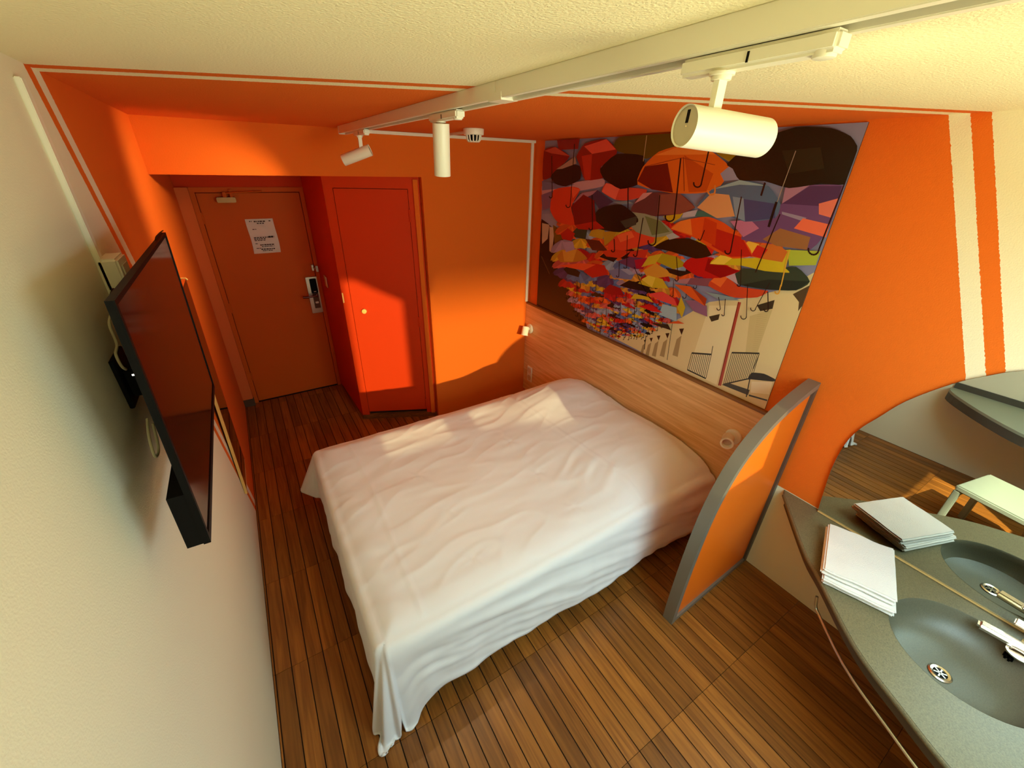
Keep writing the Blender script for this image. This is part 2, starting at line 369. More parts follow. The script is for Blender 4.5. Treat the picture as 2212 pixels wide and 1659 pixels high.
# printed notice sheet
nt_ = thing('notice', 'creased paper notice with rows of print on the brown door', 'notice', (0.53, DY+0.006, 1.455))
nb = bmesh.new(); gx, gz = 14, 18; gv = []
for j in range(gz+1):
    row = []
    for i in range(gx+1):
        a, c = i/gx, j/gz
        x = 0.426+a*0.214+0.004*math.sin(c*5); z = 1.456+c*0.291
        bulge = 0.004*abs(math.sin(c*9))*(0.4+a) + 0.003*noise.noise(Vector((a*5, c*6, 2)))
        row.append(nb.verts.new((x, DY+0.0085-abs(bulge)-0.0015, z)))
    gv.append(row)
for j in range(gz):
    for i in range(gx): nb.faces.new((gv[j][i], gv[j][i+1], gv[j+1][i+1], gv[j+1][i]))
mbn = MB(); mbn.bm.free(); mbn.bm = nb; mbn.build('sheet', M_PAPER, nt_, True)
rng = random.Random(3)
ink = MB()
def ink_line(z, x0, x1, h):
    x = x0
    while x < x1:
        w = rng.uniform(0.006, 0.02); w = min(w, x1-x)
        ink.box((x, DY-0.0022, z), (x+w, DY-0.0016, z+h)); x += w+rng.uniform(0.003, 0.007)
for z, x0, x1, h in ((1.725, 0.45, 0.47, 0.008), (1.722, 0.485, 0.575, 0.01), (1.725, 0.60, 0.615, 0.008), (1.707, 0.505, 0.56, 0.008),
                     (1.66, 0.46, 0.49, 0.006), (1.59, 0.455, 0.60, 0.007), (1.578, 0.455, 0.55, 0.007), (1.566, 0.455, 0.54, 0.006), (1.588, 0.57, 0.615, 0.014),
                     (1.54, 0.455, 0.48, 0.005), (1.525, 0.49, 0.60, 0.009), (1.512, 0.50, 0.6, 0.006), (1.50, 0.455, 0.49, 0.005), (1.488, 0.49, 0.60, 0.009), (1.476, 0.5, 0.58, 0.006)):
    ink_line(z, x0, x1, h)
ink.build('print', M_INK, nt_, kind='stuff')

# ------------------------------------------------------------------ closet with angled face
A = Vector((0.966, 3.61, 0)); B = Vector((1.60, 3.315, 0)); U = (B-A).normalized(); LN = (B-A).length
N = Vector((U.y, -U.x, 0))                       # outward normal of the face
if N.y > 0: N = -N
cl = thing('closet', 'built-in closet with angled red-orange front and one flush door', 'closet', (A.x, A.y, 0))
def fbox(u0, u1, z0, z1, n0, n1, bev=0.0):
    b = MB(); p = [A+U*u0+N*n0, A+U*u1+N*n0, A+U*u1+N*n1, A+U*u0+N*n1]
    b.prism([(q.x, q.y, z0) for q in p], (0, 0, z1-z0))
    if bev: b.bevel_all(bev)
    return b
MB().prism([(A.x, A.y, 0.03), (A.x-0.006, A.y, 2.118), (0.93, DY-0.012, 2.118), (0.93, DY-0.012, 0.03)], (0.03, 0.01, 0)).build('side_panel', M_CLOSET, cl)
fbox(0.0, 0.062, 0.04, 2.118, -0.03, 0.0).build('stile', M_CLOSET, cl)
fbox(0.612, LN, 0.04, 2.118, -0.03, 0.0).build('stile', M_CLOSET, cl)
fbox(0.062, 0.612, 2.034, 2.118, -0.03, 0.0).build('head_rail', M_CLOSET, cl)
fbox(0.655, 0.69, 0.04, 2.10, 0.0, 0.016, 0.003).build('corner_bead', M_BACK, cl)
fbox(0.0, LN, 0.0, 0.04, -0.03, 0.012, 0.002).build('plinth', M_BASEWOOD, cl)
fbox(0.062, 0.612, 0.04, 0.075, -0.05, -0.03).build('vent_gap', M_DARK, cl)
fbox(0.058, 0.616, 0.06, 2.04, -0.045, -0.03).build('gap_backing', M_DARK, cl)
dl = fbox(0.066, 0.608, 0.075, 2.03, -0.03, -0.001, 0.001).build('door', M_CLOSET, cl)
k0 = A+U*0.165-N*0.001+Vector((0, 0, 1.088))
MB().cyl(k0, k0+N*0.02, 0.011, n=16).cyl(k0+N*0.018, k0+N*0.042, 0.02, n=24, bev=0.003).build('knob', M_YELLOW, dl, True)
for z in (0.1, 0.93, 1.80):
    p = A+U*0.611+N*0.004
    MB().cyl((p.x, p.y, z), (p.x, p.y, z+0.09), 0.007, n=10).build('hinge', M_CLOSET, dl)
p = A+U*0.004+N*0.002
sw = MB().box((p.x-0.006, p.y-0.004, 1.155), (p.x+0.004, p.y+0.05, 1.24), 0.002)
tag(sw.build('light_switch', M_YELLOW), 'small pale switch plate on the corner edge of the closet', 'switch')
tag(MB().box((0.930, 4.10, 1.17), (0.9365, 4.20, 1.27), 0.002).build('key_switch', M_PAPER), 'pale card switch on the dark closet side by the door', 'switch')

# ------------------------------------------------------------------ ceiling track and lamps
TX0, TX1, TZ = 1.03, 1.082, 2.358
tr = thing('track_rail', 'long white ceiling track carrying the spotlights', 'track', (1.05, 1.2, TZ))
def rail(y0, y1):
    b = MB(); b.box((TX0, y0, TZ+0.004), (TX0+0.016, y1, CE), 0.0015); b.box((TX1-0.016, y0, TZ), (TX1, y1, CE), 0.0015)
    b.box((TX0+0.016, y0, TZ+0.018), (TX1-0.016, y1, CE)); return b
rail(1.165, 3.12).build('rail', M_WHITE, tr); rail(-0.75, 1.163).build('rail', M_WHITE, tr)
MB().box((TX0-0.001, 3.12, TZ), (TX1+0.001, 3.135, CE), 0.002).build('end_cap', M_WHITE, tr)
MB().box((TX0-0.0012, 1.13, TZ-0.0005), (TX1+0.001, 1.2, TZ+0.018), 0.001).build('joiner', M_WHITE, tr)
MB().box((TX0+0.0165, -0.75, TZ+0.0165), (TX1-0.0165, 3.12, TZ+0.0178)).build('slot_lining', mat('slot_grey', (120, 112, 90), 0.5), tr)
def spotlight(label, y, pivot, direction, energy, size, blend, color, stem_tilt=(0, 0), length=0.168, rad=0.030, blen=0.235):
    root = thing('spotlight', label, 'spotlight', (1.056, y, TZ-0.03), 'ceiling track spotlights')
    yb = y+0.07
    b = MB().box((1.04, yb-blen, TZ-0.021), (1.074, yb, TZ+0.003), 0.005, 3)
    b.build('adapter', M_WHITE, root, True)
    MB().cyl((1.057, yb-blen+0.02, TZ-0.025), (1.057, yb-blen+0.02, TZ), 0.014, n=20, bev=0.002).build('lock_lever', M_WHITE, root, True)
    MB().box((1.0385, yb-0.12, TZ-0.017), (1.0402, yb-0.117, TZ-0.004)).build('slot_mark', M_BLACK, root)
    MB().cyl((1.057, y, TZ-0.025), (1.057, y, TZ-0.020), 0.019, n=24, bev=0.001).cyl((1.057, y, TZ-0.031), (1.057, y, TZ-0.024), 0.015, n=24, bev=0.001).build('swivel', M_WHITE, root, True)
    pv = Vector(pivot)
    st = MB(); top = Vector((1.057, y, TZ-0.029)); ax = (pv-top); q = ax.to_track_quat('Z', 'X').to_matrix()
    b2 = bmesh.new(); bmesh.ops.create_cube(b2, size=1)
    for v in b2.verts: v.co = top + q @ Vector((v.co.x*0.010, v.co.y*0.020, (v.co.z+0.5)*ax.length))
    st.join(b2); st.build('stem', M_WHITE, root)
    d = Vector(direction).normalized(); q = d.to_track_quat('-Z', 'Y')
    hc = pv + Vector((0, 0, -rad*0.6)) - d*0.0
    hb = MB(); back, front = length*0.32, -length*0.68
    hb.lathe([(rad*0.93, back-0.002), (rad, back), (rad, front+0.001), (rad*0.985, front), (rad*0.93, front), (rad*0.90, front+0.02), (rad*0.88, front+0.04)], 36, cap=False)
    hd = hb.build('head', M_WHITE, root, True, local=True)
    hd.location = hc - ORG[root.name]; hd.rotation_euler = q.to_euler()
    def sub(mb_, n_, m_):
        o = mb_.build(n_, m_, hd, True, local=True); return o
    c = MB().lathe([(0.001, back-0.004), (rad*0.93, back-0.004), (rad*0.93, back-0.012)], 36, cap=False); sub(c, 'back_cap', mat('cap_grey', (200, 190, 160), 0.5))
    sub(MB().box((-0.003, rad*0.15, back-0.0045), (0.003, rad*0.75, back-0.003)), 'cap_slot', M_BLACK)
    sub(MB().lathe([(0.001, front+0.04), (rad*0.88, front+0.04)], 36, cap=False), 'lens', M_LENS)
    lo = light('spotlight_beam', 'SPOT', (0, 0, front+0.030), (0, 0, -1), energy, color, spot_size=math.radians(size), spot_blend=blend, shadow_soft_size=rad*0.7)
    lo.parent = hd; lo.rotation_euler = (0, 0, 0)
    return root
WARM = (1.0, 0.72, 0.38)
L3 = (rt*0.99-up*0.16)*math.cos(0.5) + ray(1585, 283).normalized()*math.sin(0.5)
spotlight('white track spotlight turned left toward the entry lintel', 2.74, (1.057, 2.74, 2.268), (-0.93, 0.43, -0.36), 46.0, 84, 0.8, WARM)
spotlight('white track spotlight hanging straight down beside smoke detector', 1.60, (1.057, 1.60, 2.296), (0.03, 0.12, -1), 26.0, 140, 0.8, WARM)
spotlight('white track spotlight lying level, back cap showing, before the umbrella mural', 0.50, (1.057, 0.50, 2.279), L3, 8.0, 110, 1.0, WARM)

# smoke detector and cable ducts
sd = thing('smoke_detector', 'round white slotted smoke detector on the orange ceiling', 'smoke detector', (1.715, 2.62, 2.33))
MB().cyl((1.715, 2.62, CE-0.034), (1.715, 2.62, CE), 0.062, 0.064, n=40, bev=0.004).build('base', M_WHITE, sd, True)
for k in range(12):
    a = 2*math.pi*k/12
    c, s_ = math.cos(a), math.sin(a)
    MB().tube([(1.715+0.045*c, 2.62+0.045*s_, CE-0.034), (1.715+0.040*c, 2.62+0.040*s_, CE-0.06), (1.715+0.03*c, 2.62+0.03*s_, CE-0.07)], 0.0045, 6).build('grille_rib', M_WHITE, sd)
MB().cyl((1.715, 2.62, CE-0.072), (1.715, 2.62, CE-0.066), 0.034, n=30, bev=0.002).build('cap', M_WHITE, sd, True)
MB().cyl((1.715, 2.62, CE-0.066), (1.715, 2.62, CE-0.034), 0.032, n=30).build('sensor_chamber', M_BLACK, sd)
cd = thing('cable_duct', 'thin white cable duct along the back wall and down its corner', 'cable duct', (2.0, BY, CE))
MB().box((1.1, BY-0.014, CE-0.022), (RW, BY, CE-0.002), 0.002).build('ceiling_run', M_WHITE, cd)
MB().box((RW-0.043, BY-0.014, 1.03), (RW-0.018, BY, CE-0.022), 0.002).build('corner_run', M_WHITE, cd)
tag(MB().box((1.765, 2.66, CE-0.014), (1.787, BY-0.014, CE), 0.002, rot=Matrix.Rotation(-0.05, 3, 'Z')).build('detector_duct', M_WHITE), 'short white cable duct from the smoke detector to the back wall', 'cable duct')
tag(MB().box((0, 1.60, 1.845), (0.014, 1.632, 2.36), 0.002).build('wall_duct', M_WHITE), 'vertical white cable duct on the cream wall above the television', 'cable duct')
jb = thing('junction_box', 'white socket box on the wall behind the television corner', 'socket box', (0.0, 1.55, 1.87))
MB().box((0, 1.60, 1.855), (0.048, 1.72, 1.945), 0.006, 3).build('box', M_WHITE, jb, True)
MB().box((0.048, 1.625, 1.875), (0.051, 1.695, 1.925), 0.003).build('socket_face', M_WHITE, jb, True)

# ------------------------------------------------------------------ television
tv = thing('television', 'flat black television tilted on a bracket on the left wall', 'television', (0.0, 1.41, 1.394))
ty0, ty1 = 0.954, 1.85
tdir = (Vector((0.150, 0, 1.98)) - Vector((0.133, 0, 1.394))); th = tdir.length; tdir.normalize()
tn = Vector((tdir.z, 0, -tdir.x))
def tvp(n, h, y): q = Vector((0.133, 0, 1.394)) + tdir*h - tn*n; return Vector((q.x, y, q.z))
def tvbox(n0, n1, h0, h1, a, b_, bev=0.0):
    m_ = MB().prism([tvp(n0, h0, a), tvp(n1, h0, a), tvp(n1, h1, a), tvp(n0, h1, a)], (0, b_-a, 0))
    if bev: m_.bevel_all(bev)
    return m_
tvbox(0.003, 0.014, 0, th, ty0, ty1, 0.002).build('panel', M_BLACK, tv)
tvbox(0.0022, 0.003, 0.02, th-0.01, ty0+0.012, ty1-0.012).build('screen', M_SCREEN, tv)
for a, b_, c, d in ((0, 0.02, ty0, ty1), (th-0.01, th, ty0, ty1), (0.02, th-0.01, ty0, ty0+0.012), (0.02, th-0.01, ty1-0.012, ty1)):
    tvbox(0.0, 0.0029, a, b_, c, d, 0.001).build('bezel', M_BLACK, tv)
tvbox(0.014, 0.046, 0.0, 0.15, ty0+0.004, ty1-0.03, 0.008).build('housing', M_BLACK, tv)
tvbox(0.046, 0.052, 0.02, 0.12, ty0+0.1, ty1-0.1, 0.003).build('back_cover', mat('dark_grey_plastic', (34, 36, 34), 0.5), tv)
bk = MB().box((0.001, 1.34, 1.60), (0.012, 1.46, 1.74), 0.002); bk.box((0.012, 1.37, 1.62), (0.085, 1.43, 1.70), 0.004)
bk.box((0.085, 1.30, 1.58), (0.118, 1.50, 1.74), 0.002)
bk.build('bracket', M_BLACK, tv)
MB().box((tvp(0, 0, 0).x-0.004, ty0-0.0006, 1.839), (tvp(0, 0, 0).x-0.001, ty0+0.001, 1.8415)).build('status_light', M_LED, tv)
def cable(pts, x, r=0.004):
    P = [on_x(q, x) for q in pts]; out = []
    for i in range(len(P)-1):
        for t in range(5):
            a = P[max(i-1, 0)]; b_, c = P[i], P[i+1]; d = P[min(i+2, len(P)-1)]; t_ = t/5
            out.append(0.5*((2*b_)+(-a+c)*t_+(2*a-5*b_+4*c-d)*t_**2+(-a+3*b_-3*c+d)*t_**3))
    return MB().tube(out+[P[-1]], r, 8)
cable([(243, 668), (236, 700), (252, 742), (250, 765), (262, 790), (272, 798)], 0.05, 0.003).build('cable', mat('cable_sheath', (170, 160, 128), 0.6), tv, True)
cable([(318, 905), (322, 945), (334, 985), (342, 978), (340, 955), (330, 915)], 0.07, 0.003).build('cable', mat('cable_sheath', (170, 160, 128), 0.6), tv, True)
cable([(245, 625), (238, 650), (244, 668), (258, 680)], 0.05, 0.004).build('cable', M_BLACK, tv, True)
cable([(336, 520), (337, 512), (345, 503), (352, 498)], 0.14, 0.0018).build('wire_loop', M_BLACK, tv, True)

# narrow leaning mirror on the left wall, past the television
mr = thing('dressing_mirror', 'narrow tall mirror with pale gold edge past the television', 'mirror', (0.0, 2.78, 0.3))
mt0, mt1 = Vector((0.002, 0, 0.31)), Vector((0.026, 0, 1.60))
md = (mt1-mt0); ml = md.length; md.normalize(); mn = Vector((md.z, 0, -md.x))
def mbx(n0, n1, h0, h1, y0, y1):
    f = lambda n, h: mt0+md*h+mn*n
    return MB().prism([(*(f(n, h)).xz,) and Vector((f(n, h).x, y0, f(n, h).z)) for n, h in ((n0, h0), (n1, h0), (n1, h1), (n0, h1))], (0, y1-y0, 0))
mbx(0.0, 0.0115, 0.004, ml-0.004, 2.589, 2.976).build('glass', M_MIRROR, mr)
mbx(0.0, 0.0145, 0, ml, 2.575, 2.588).build('edge_strip', M_GOLD, mr)
mbx(0.0, 0.012, 0, ml, 2.977, 2.985).build('edge_strip', M_ALC, mr)
mbx(0.0, 0.012, 0, 0.003, 2.588, 2.977).build('edge_strip', M_GOLD, mr)
mbx(0.0, 0.012, ml-0.003, ml, 2.588, 2.977).build('edge_strip', M_BACK, mr)
for y in (2.95,):
    f = mt0+md*(ml)
    MB().tube([(0.0, y, f.z+0.004), (f.x-0.01, y, f.z+0.004), (f.x+0.014, y, f.z+0.003), (f.x+0.02, y, f.z-0.008)], 0.005, 8).build('clip', M_YELLOW, mr)
MB().box((0.0, 2.68, 0.296), (0.012, 2.88, 0.308)).build('support_ledge', M_CREAM, mr)

# ------------------------------------------------------------------ headboard and bed
hd_ = thing('headboard', 'wide oak laminate headboard panel below the umbrella mural', 'headboard', (RW-0.015, 2.0, 0))
HX = 2.606
MB().box((HX, 0.735, 0.06), (RW-0.001, BY-0.001, 1.008), 0.001).build('board', M_OAK, hd_)
MB().box((HX-0.001, 0.735, 1.008), (RW-0.001, BY-0.001, 1.026), 0.001).build('top_edge', M_OAKEDGE, hd_)
def reading_lamp(label, y, z, d):
    t = thing('reading_lamp', label, 'lamp', (HX, y, z), 'headboard reading lamps')
    MB().cyl((HX-0.018, y, z), (HX, y, z), 0.048, n=36, bev=0.004).build('wall_plate', M_WHITE, t, True)
    d = Vector(d).normalized(); c = Vector((HX-0.062, y, z-0.002))
    MB().tube([(HX-0.014, y, z), (HX-0.04, y, z), c], 0.0095, 10).build('arm', M_WHITE, t, True)
    q = d.to_track_quat('-Z', 'Y').to_matrix(); r = 0.033
    b = MB().lathe([(0.004, 0.03), (r*0.95, 0.03), (r, 0.024), (r, -0.045), (r*1.1, -0.05), (r*1.1, -0.056), (r*0.8, -0.056), (r*0.72, -0.03)], 30, lambda v: c + q @ v, cap=False)
    h_ = b.build('shade', M_WHITE, t, True)
    MB().lathe([(0.0005, -0.034), (r*0.75, -0.034)], 24, lambda v: c + q @ v, cap=False).build('bulb_lens', mat('lamp_glass', (205, 190, 165), 0.1, 0.4), h_, True)
    return t
reading_lamp('white reading lamp on the headboard end by the orange back wall', 3.185, 0.775, (-0.35, -0.25, -0.9))
reading_lamp('white reading lamp on the headboard beside the curved partition', 1.005, 0.795, (-0.88, -0.42, 0.06))
so = thing('socket_plate', 'pale double wall socket on the headboard above the bed', 'socket', (HX, 3.155, 0.2))
MB().box((HX-0.01, 3.118, 0.195), (HX, 3.198, 0.365), 0.003).build('plate', M_WHITE, so, True)
for z in (0.24, 0.32):
    b = MB().lathe([(0.030, 0), (0.030, 0.002), (0.024, 0.002), (0.022, 0.0004), (0.001, 0.0004)], 28, lambda v: Vector((HX-0.010-v.z, 3.158+v.x, z+v.y)), cap=False)
    b.build('socket', mat('socket_ivory', (215, 190, 150), 0.4), so, True)

bed = thing('bed', 'double bed with dark base mostly hidden under white duvet', 'bed', (1.55, 1.78, 0))
MB().box((0.52, 1.12, 0.10), (2.58, 2.50, 0.26), 0.01).build('base', mat('dark_bed_base', (40, 26, 18), 0.8), bed)
MB().box((0.50, 1.08, 0.26), (2.59, 2.52, 0.50), 0.05, 4).build('mattress', M_FABRIC, bed, True)
for x in (0.62, 2.45):
    for y in (1.22, 2.4): MB().cyl((x, y, 0.0), (x, y, 0.11), 0.03, 0.035, n=14).build('leg', M_BLACK, bed)

# duvet: one draped surface
X0, X1, Y0, Y1, ZT = 0.47, 2.585, 1.06, 2.50, 0.545
HL, HN, HF = 0.40, 0.42, 0.30            # hang at foot, near side, far side
def gauss(x, s): return math.exp(-(x/s)**2)
TUFT = [tuple(on_z(q, 0.56).xy) for q in ((905, 1022), (965, 1098), (1103, 952), (1163, 1017), (1242, 1093), (1020, 1200), (1330, 1035))]
def top_z(x, y):
    z = ZT
    ph = 0.5+0.5*math.tanh((x-1.86-0.05*math.sin(y*3))/0.16)
    bump = 0.125*gauss(y-2.19, 0.30) + 0.095*gauss(y-1.34, 0.34) + 0.055*gauss(y-1.75, 0.25)
    z += ph*bump*(1-0.75*(0.5+0.5*math.tanh((x-2.50)/0.07)))
    z += 0.010*noise.noise(Vector((x*1.8, y*3.2, 0.3))) + 0.006*noise.noise(Vector((x*3.2, y*8.5, 1.7))) + 0.0022*noise.noise(Vector((x*9, y*20, 7.7)))
    z += 0.004*(1-abs(noise.noise(Vector((x*3.0+0.6*y, y*7-1.5*x, 4.1)))))**6
    z += 0.005*gauss(x-0.655-0.012*math.sin(y*4), 0.010)*(1 if 1.08 < y < 2.45 else 0)
    z += 0.003*gauss(x-1.90-0.05*(1.9-y), 0.008)
    for tx, ty in TUFT:
        dx, dy = x-tx, y-ty; rr = math.hypot(dx, dy)
        if rr < 0.22:
            a = math.atan2(dy, dx)
            z += -0.005*gauss(rr, 0.012) + 0.0014*gauss(rr-0.03, 0.035)*math.sin(a*5+tx*9+3*noise.noise(Vector((tx, ty, a))))
    wr = gauss(x-1.80+0.55*(y-1.45), 0.16)*gauss(y-1.35, 0.32)
    z += 0.010*wr*noise.noise(Vector(((x*0.55+y*0.45)*5, (x*0.5-y*0.9)*17, 3.3)))
    return z
def head_drop(x, y):
    k = 0.5+0.5*math.tanh((x-2.0)/0.15)
    return k*(0.055*max(0, 1-(y-Y0)/0.26)**2 + 0.05*max(0, 1-(Y1-y)/0.2)**2)
def drape(u, v):
    a = max(X0-u, 0.0); bn = max(Y0-v, 0.0); bf = max(v-Y1, 0.0); b_ = bn+bf
    x, y = max(u, X0), min(max(v, Y0), Y1)
    z = top_z(min(x, X1), y)
    if a == 0 and b_ == 0:
        e = min(x-X0, y-Y0, Y1-y)
        if e < 0.10: z -= 0.028*(1-e/0.10)**2
        z -= head_drop(x, y)
        return Vector((x, y, z))
    z -= 0.028 + head_drop(x, y)
    sy = -1 if bn > 0 else 1
    rho = min(math.hypot(a, b_), 0.46); th_ = math.atan2(b_, a)
    R = 0.045                                     # edge rounding
    arc = R*math.pi/2
    if rho < arc: out = R*math.sin(rho/R); dn = R*(1-math.cos(rho/R))
    else: out = R; dn = R+(rho-arc)
    t = max(0.0, dn-0.03)
    corner = math.sin(2*th_)                      # 0 on straight sides, 1 on the corner diagonal
    flare = 0.10*t if th_ > 1.2 or th_ < 0.2 else 0.10*t
    f = flare
    if corner < 0.02:
        s_ = x if b_ > 0 else y
        f += t*(0.06*noise.noise(Vector((s_*4.2, 3.3 if b_ > 0 else 8.1, t*1.5))) + 0.03*noise.noise(Vector((s_*11, 1.3, t*2))))
        if b_ > 0 and bn > 0:                     # soft diagonal creases on the near side
            f += (0.020*noise.noise(Vector((x*1.5, (z-dn+0.16*x)*13, 5.5))) + 0.008*noise.noise(Vector((x*3.5, (z-dn+0.2*x)*30, 2.5))))*min(1, t*8)
        if a > 0: f -= 0.05*t
        if b_ > 0 and bn > 0:
            k_ = gauss(x-X0, 0.075); dn *= 1.0+0.62*k_; f += t*0.05*k_*math.sin((x-X0)*45)
    else:
        if bn > 0:
            cc = min(1.0, corner*1.5)
            f += t*cc*(0.16 + 0.07*math.sin(th_*9.0+0.3)) - 0.015*corner
            dn *= 1.0+0.42*cc
        else:
            f += corner*t*0.30
            dn *= 1.0-0.22*corner
    if th_ <= 1e-6: dx, dy = -1.0, 0.0
    elif a <= 1e-9: dx, dy = 0.0, sy*1.0
    else: dx, dy = -math.cos(th_), sy*math.sin(th_)
    zz = z-dn
    if zz < 0.012:
        ex = 0.012-zz; zz = 0.012+0.004*math.sin(u*90); f += 0.03*min(ex, 0.1)
    return Vector((x+dx*(out+f), y+dy*(out+f), zz))
nu, nv = 230, 210
bmq = bmesh.new(); G = []
for j in range(nv+1):
    row = []
    for i in range(nu+1):
        hl = HL
        u = X0-hl+(X1-X0+hl)*i/nu; v = Y0-HN+(Y1-Y0+HN+HF)*j/nv
        if u > X0: # hem on the near side rises a little toward the head
            pass
        row.append(bmq.verts.new(drape(u, v)))
    G.append(row)
for j in range(nv):
    for i in range(nu): bmq.faces.new((G[j][i], G[j][i+1], G[j+1][i+1], G[j+1][i]))
dv = MB(); dv.bm.free(); dv.bm = bmq
duv = dv.build('duvet', M_FABRIC, None, True, ang=3.1)
tag(duv, 'white duvet spread over the bed with rumpled corner trailing on floor', 'duvet')
md_ = duv.modifiers.new('thickness', 'SOLIDIFY'); md_.thickness = 0.006; md_.offset = -1
# ------------------------------------------------------------------ curved partition
def ppos(x): return 0.675 + (x-1.87)/(2.633-1.87)*0.03
cv = [(1.87, 0.0), (1.868, 0.15), (1.874, 0.35), (1.888, 0.55), (1.912, 0.73), (1.955, 0.88), (2.03, 1.02), (2.13, 1.12), (2.26, 1.195), (2.41, 1.245), (2.55, 1.275), (2.632, 1.288)]
def smooth_curve(P, n=4):
    out = []
    for i in range(len(P)-1):
        a, b_, c, d = P[max(i-1, 0)], P[i], P[i+1], P[min(i+2, len(P)-1)]
        for k in range(n):
            t = k/n
            out.append(tuple(0.5*((2*b_[j])+(-a[j]+c[j])*t+(2*a[j]-5*b_[j]+4*c[j]-d[j])*t*t+(-a[j]+3*b_[j]-3*c[j]+d[j])*t**3) for j in (0, 1)))
    return out+[P[-1]]
cvs = smooth_curve(cv)
pt = thing('partition', 'curved grey framed orange partition between bed and washbasin', 'partition', (2.25, 0.69, 0))
def inner(P, off):
    out = []
    for i, (x, z) in enumerate(P):
        a = P[max(i-1, 0)]; b_ = P[min(i+1, len(P)-1)]
        t = Vector((b_[0]-a[0], b_[1]-a[1])).normalized(); out.append((x+t.y*off, z-t.x*off))
    return out
PT = 0.058
fr = MB(); inn = inner(cvs, 0.032)
ra = []
for (x, z), (xi, zi) in zip(cvs, inn):
    xi = min(xi, 2.63); zi = max(zi, 0.0)
    ra.append([fr.bm.verts.new((x, ppos(x), z)), fr.bm.verts.new((x, ppos(x)+PT, z)), fr.bm.verts.new((xi, ppos(xi)+PT, zi)), fr.bm.verts.new((xi, ppos(xi), zi))])
for a, b_ in zip(ra, ra[1:]):
    for k in range(4): fr.bm.faces.new((a[k], a[(k+1) % 4], b_[(k+1) % 4], b_[k]))
fr.bm.faces.new(ra[0]); fr.bm.faces.new(ra[-1][::-1])
fr.build('curved_rail', M_GREY, pt, True)
b = MB().prism([(1.905, ppos(1.905)+0.002, 0), (2.6, ppos(2.6)+0.002, 0), (2.6, ppos(2.6)+PT-0.002, 0), (1.905, ppos(1.905)+PT-0.002, 0)], (0, 0, 0.03)); b.build('bottom_rail', M_GREY, pt)
MB().box((2.602, ppos(2.61)+0.001, 0.0), (2.632, ppos(2.61)+PT-0.002, 1.26), 0.002).build('wall_post', mat('dark_grey_frame', (92, 86, 76), 0.4, 0.3), pt)
pf = [(x+0.0, z) for x, z in inner(cvs, 0.030)]
pf = [(x, z) for x, z in pf if x < 2.604 and z > 0.03] + [(2.604, 1.245), (2.604, 0.028), (1.90, 0.028)]
MB().prism([(x, ppos(x)+0.014, z) for x, z in pf], (0, 0.03, 0)).build('panel', M_PANEL, pt)

# ------------------------------------------------------------------ washbasin counter
CT = 0.625
edge = [tuple(on_z(q, CT).xy) for q in ((1695, 1068), (1738, 1185), (1772, 1248), (1850, 1395), (1952, 1531), (2055, 1659))]
edge = [(2.632, 0.668)] + edge + [(1.77, -0.40), (1.755, -0.56), (1.75, FRONT_Y+0.003)]
edge = smooth_curve(edge[1:], 4); edge = [(2.632, 0.668)] + edge
BCX, BCY, BA, BB = 2.305, -0.175, 0.225, 0.235
wc = thing('washbasin_counter', 'speckled grey washbasin counter with oval bowl under the mirror', 'washbasin', (2.3, 0, 0))
b = MB()
outer = [Vector((x, y, 0)) for x, y in edge] + [Vector((2.632, FRONT_Y+0.003, 0))]
nb_ = 64
hole = [Vector((BCX+BA*math.cos(2*math.pi*k/nb_), BCY+BB*math.sin(2*math.pi*k/nb_), 0)) for k in range(nb_)]
def ring_fill(bm, z):
    vo = [bm.verts.new((p.x, p.y, z)) for p in outer]; vh = [bm.verts.new((p.x, p.y, z)) for p in hole]
    es = [bm.edges.new((vo[i], vo[(i+1) % len(vo)])) for i in range(len(vo))] + [bm.edges.new((vh[i], vh[(i+1) % nb_])) for i in range(nb_)]
    bmesh.ops.triangle_fill(bm, use_beauty=True, use_dissolve=False, edges=es); return vo, vh
vo, vh = ring_fill(b.bm, CT)
lower = []
for p in outer: lower.append(b.bm.verts.new((p.x, p.y, CT-0.024)))
for i in range(len(vo)): b.bm.faces.new((vo[i], vo[(i+1) % len(vo)], lower[(i+1) % len(vo)], lower[i]))
b.build('worktop', M_STONE, wc)
# rolled nose along the free edge
MB().tube([(x+0.004, y+0.0, CT-0.0125) for x, y in edge[1:]], 0.012, 12).build('nose', M_STONE, wc, True)
DX, DYY = 2.262, -0.150
bw = MB().lathe([(1.0, 0.0), (0.985, -0.006), (0.96, -0.035), (0.90, -0.072), (0.78, -0.10), (0.58, -0.114), (0.3, -0.119), (0.14, -0.12), (0.002, -0.12)], 64, lambda v: Vector((BCX+v.x*BA+(DX-BCX)*(v.z/0.12)**2, BCY+v.y*BB+(DYY-BCY)*(v.z/0.12)**2, CT+0.0005+v.z)), cap=False)
bo = bw.build('bowl', M_BOWL, wc, True)
dz = CT-0.1195
MB().lathe([(0.034, 0), (0.036, 0.004), (0.030, 0.007), (0.022, 0.005), (0.0205, 0.001)], 30, lambda v: Vector((DX+v.x, DYY+v.y, dz+v.z)), cap=False).build('drain_ring', M_CHROME, wc, True)
MB().lathe([(0.0205, 0.002), (0.001, 0.002)], 30, lambda v: Vector((DX+v.x, DYY+v.y, dz+v.z)), cap=False).build('drain_hole', M_BLACK, wc)
for k in range(3):
    a = math.pi*k/3
    MB().box((DX-0.02, DYY-0.0022, dz+0.0035), (DX+0.02, DYY+0.0022, dz+0.0055), rot=Matrix.Rotation(a, 3, 'Z')).build('drain_bar', M_STEEL, wc)
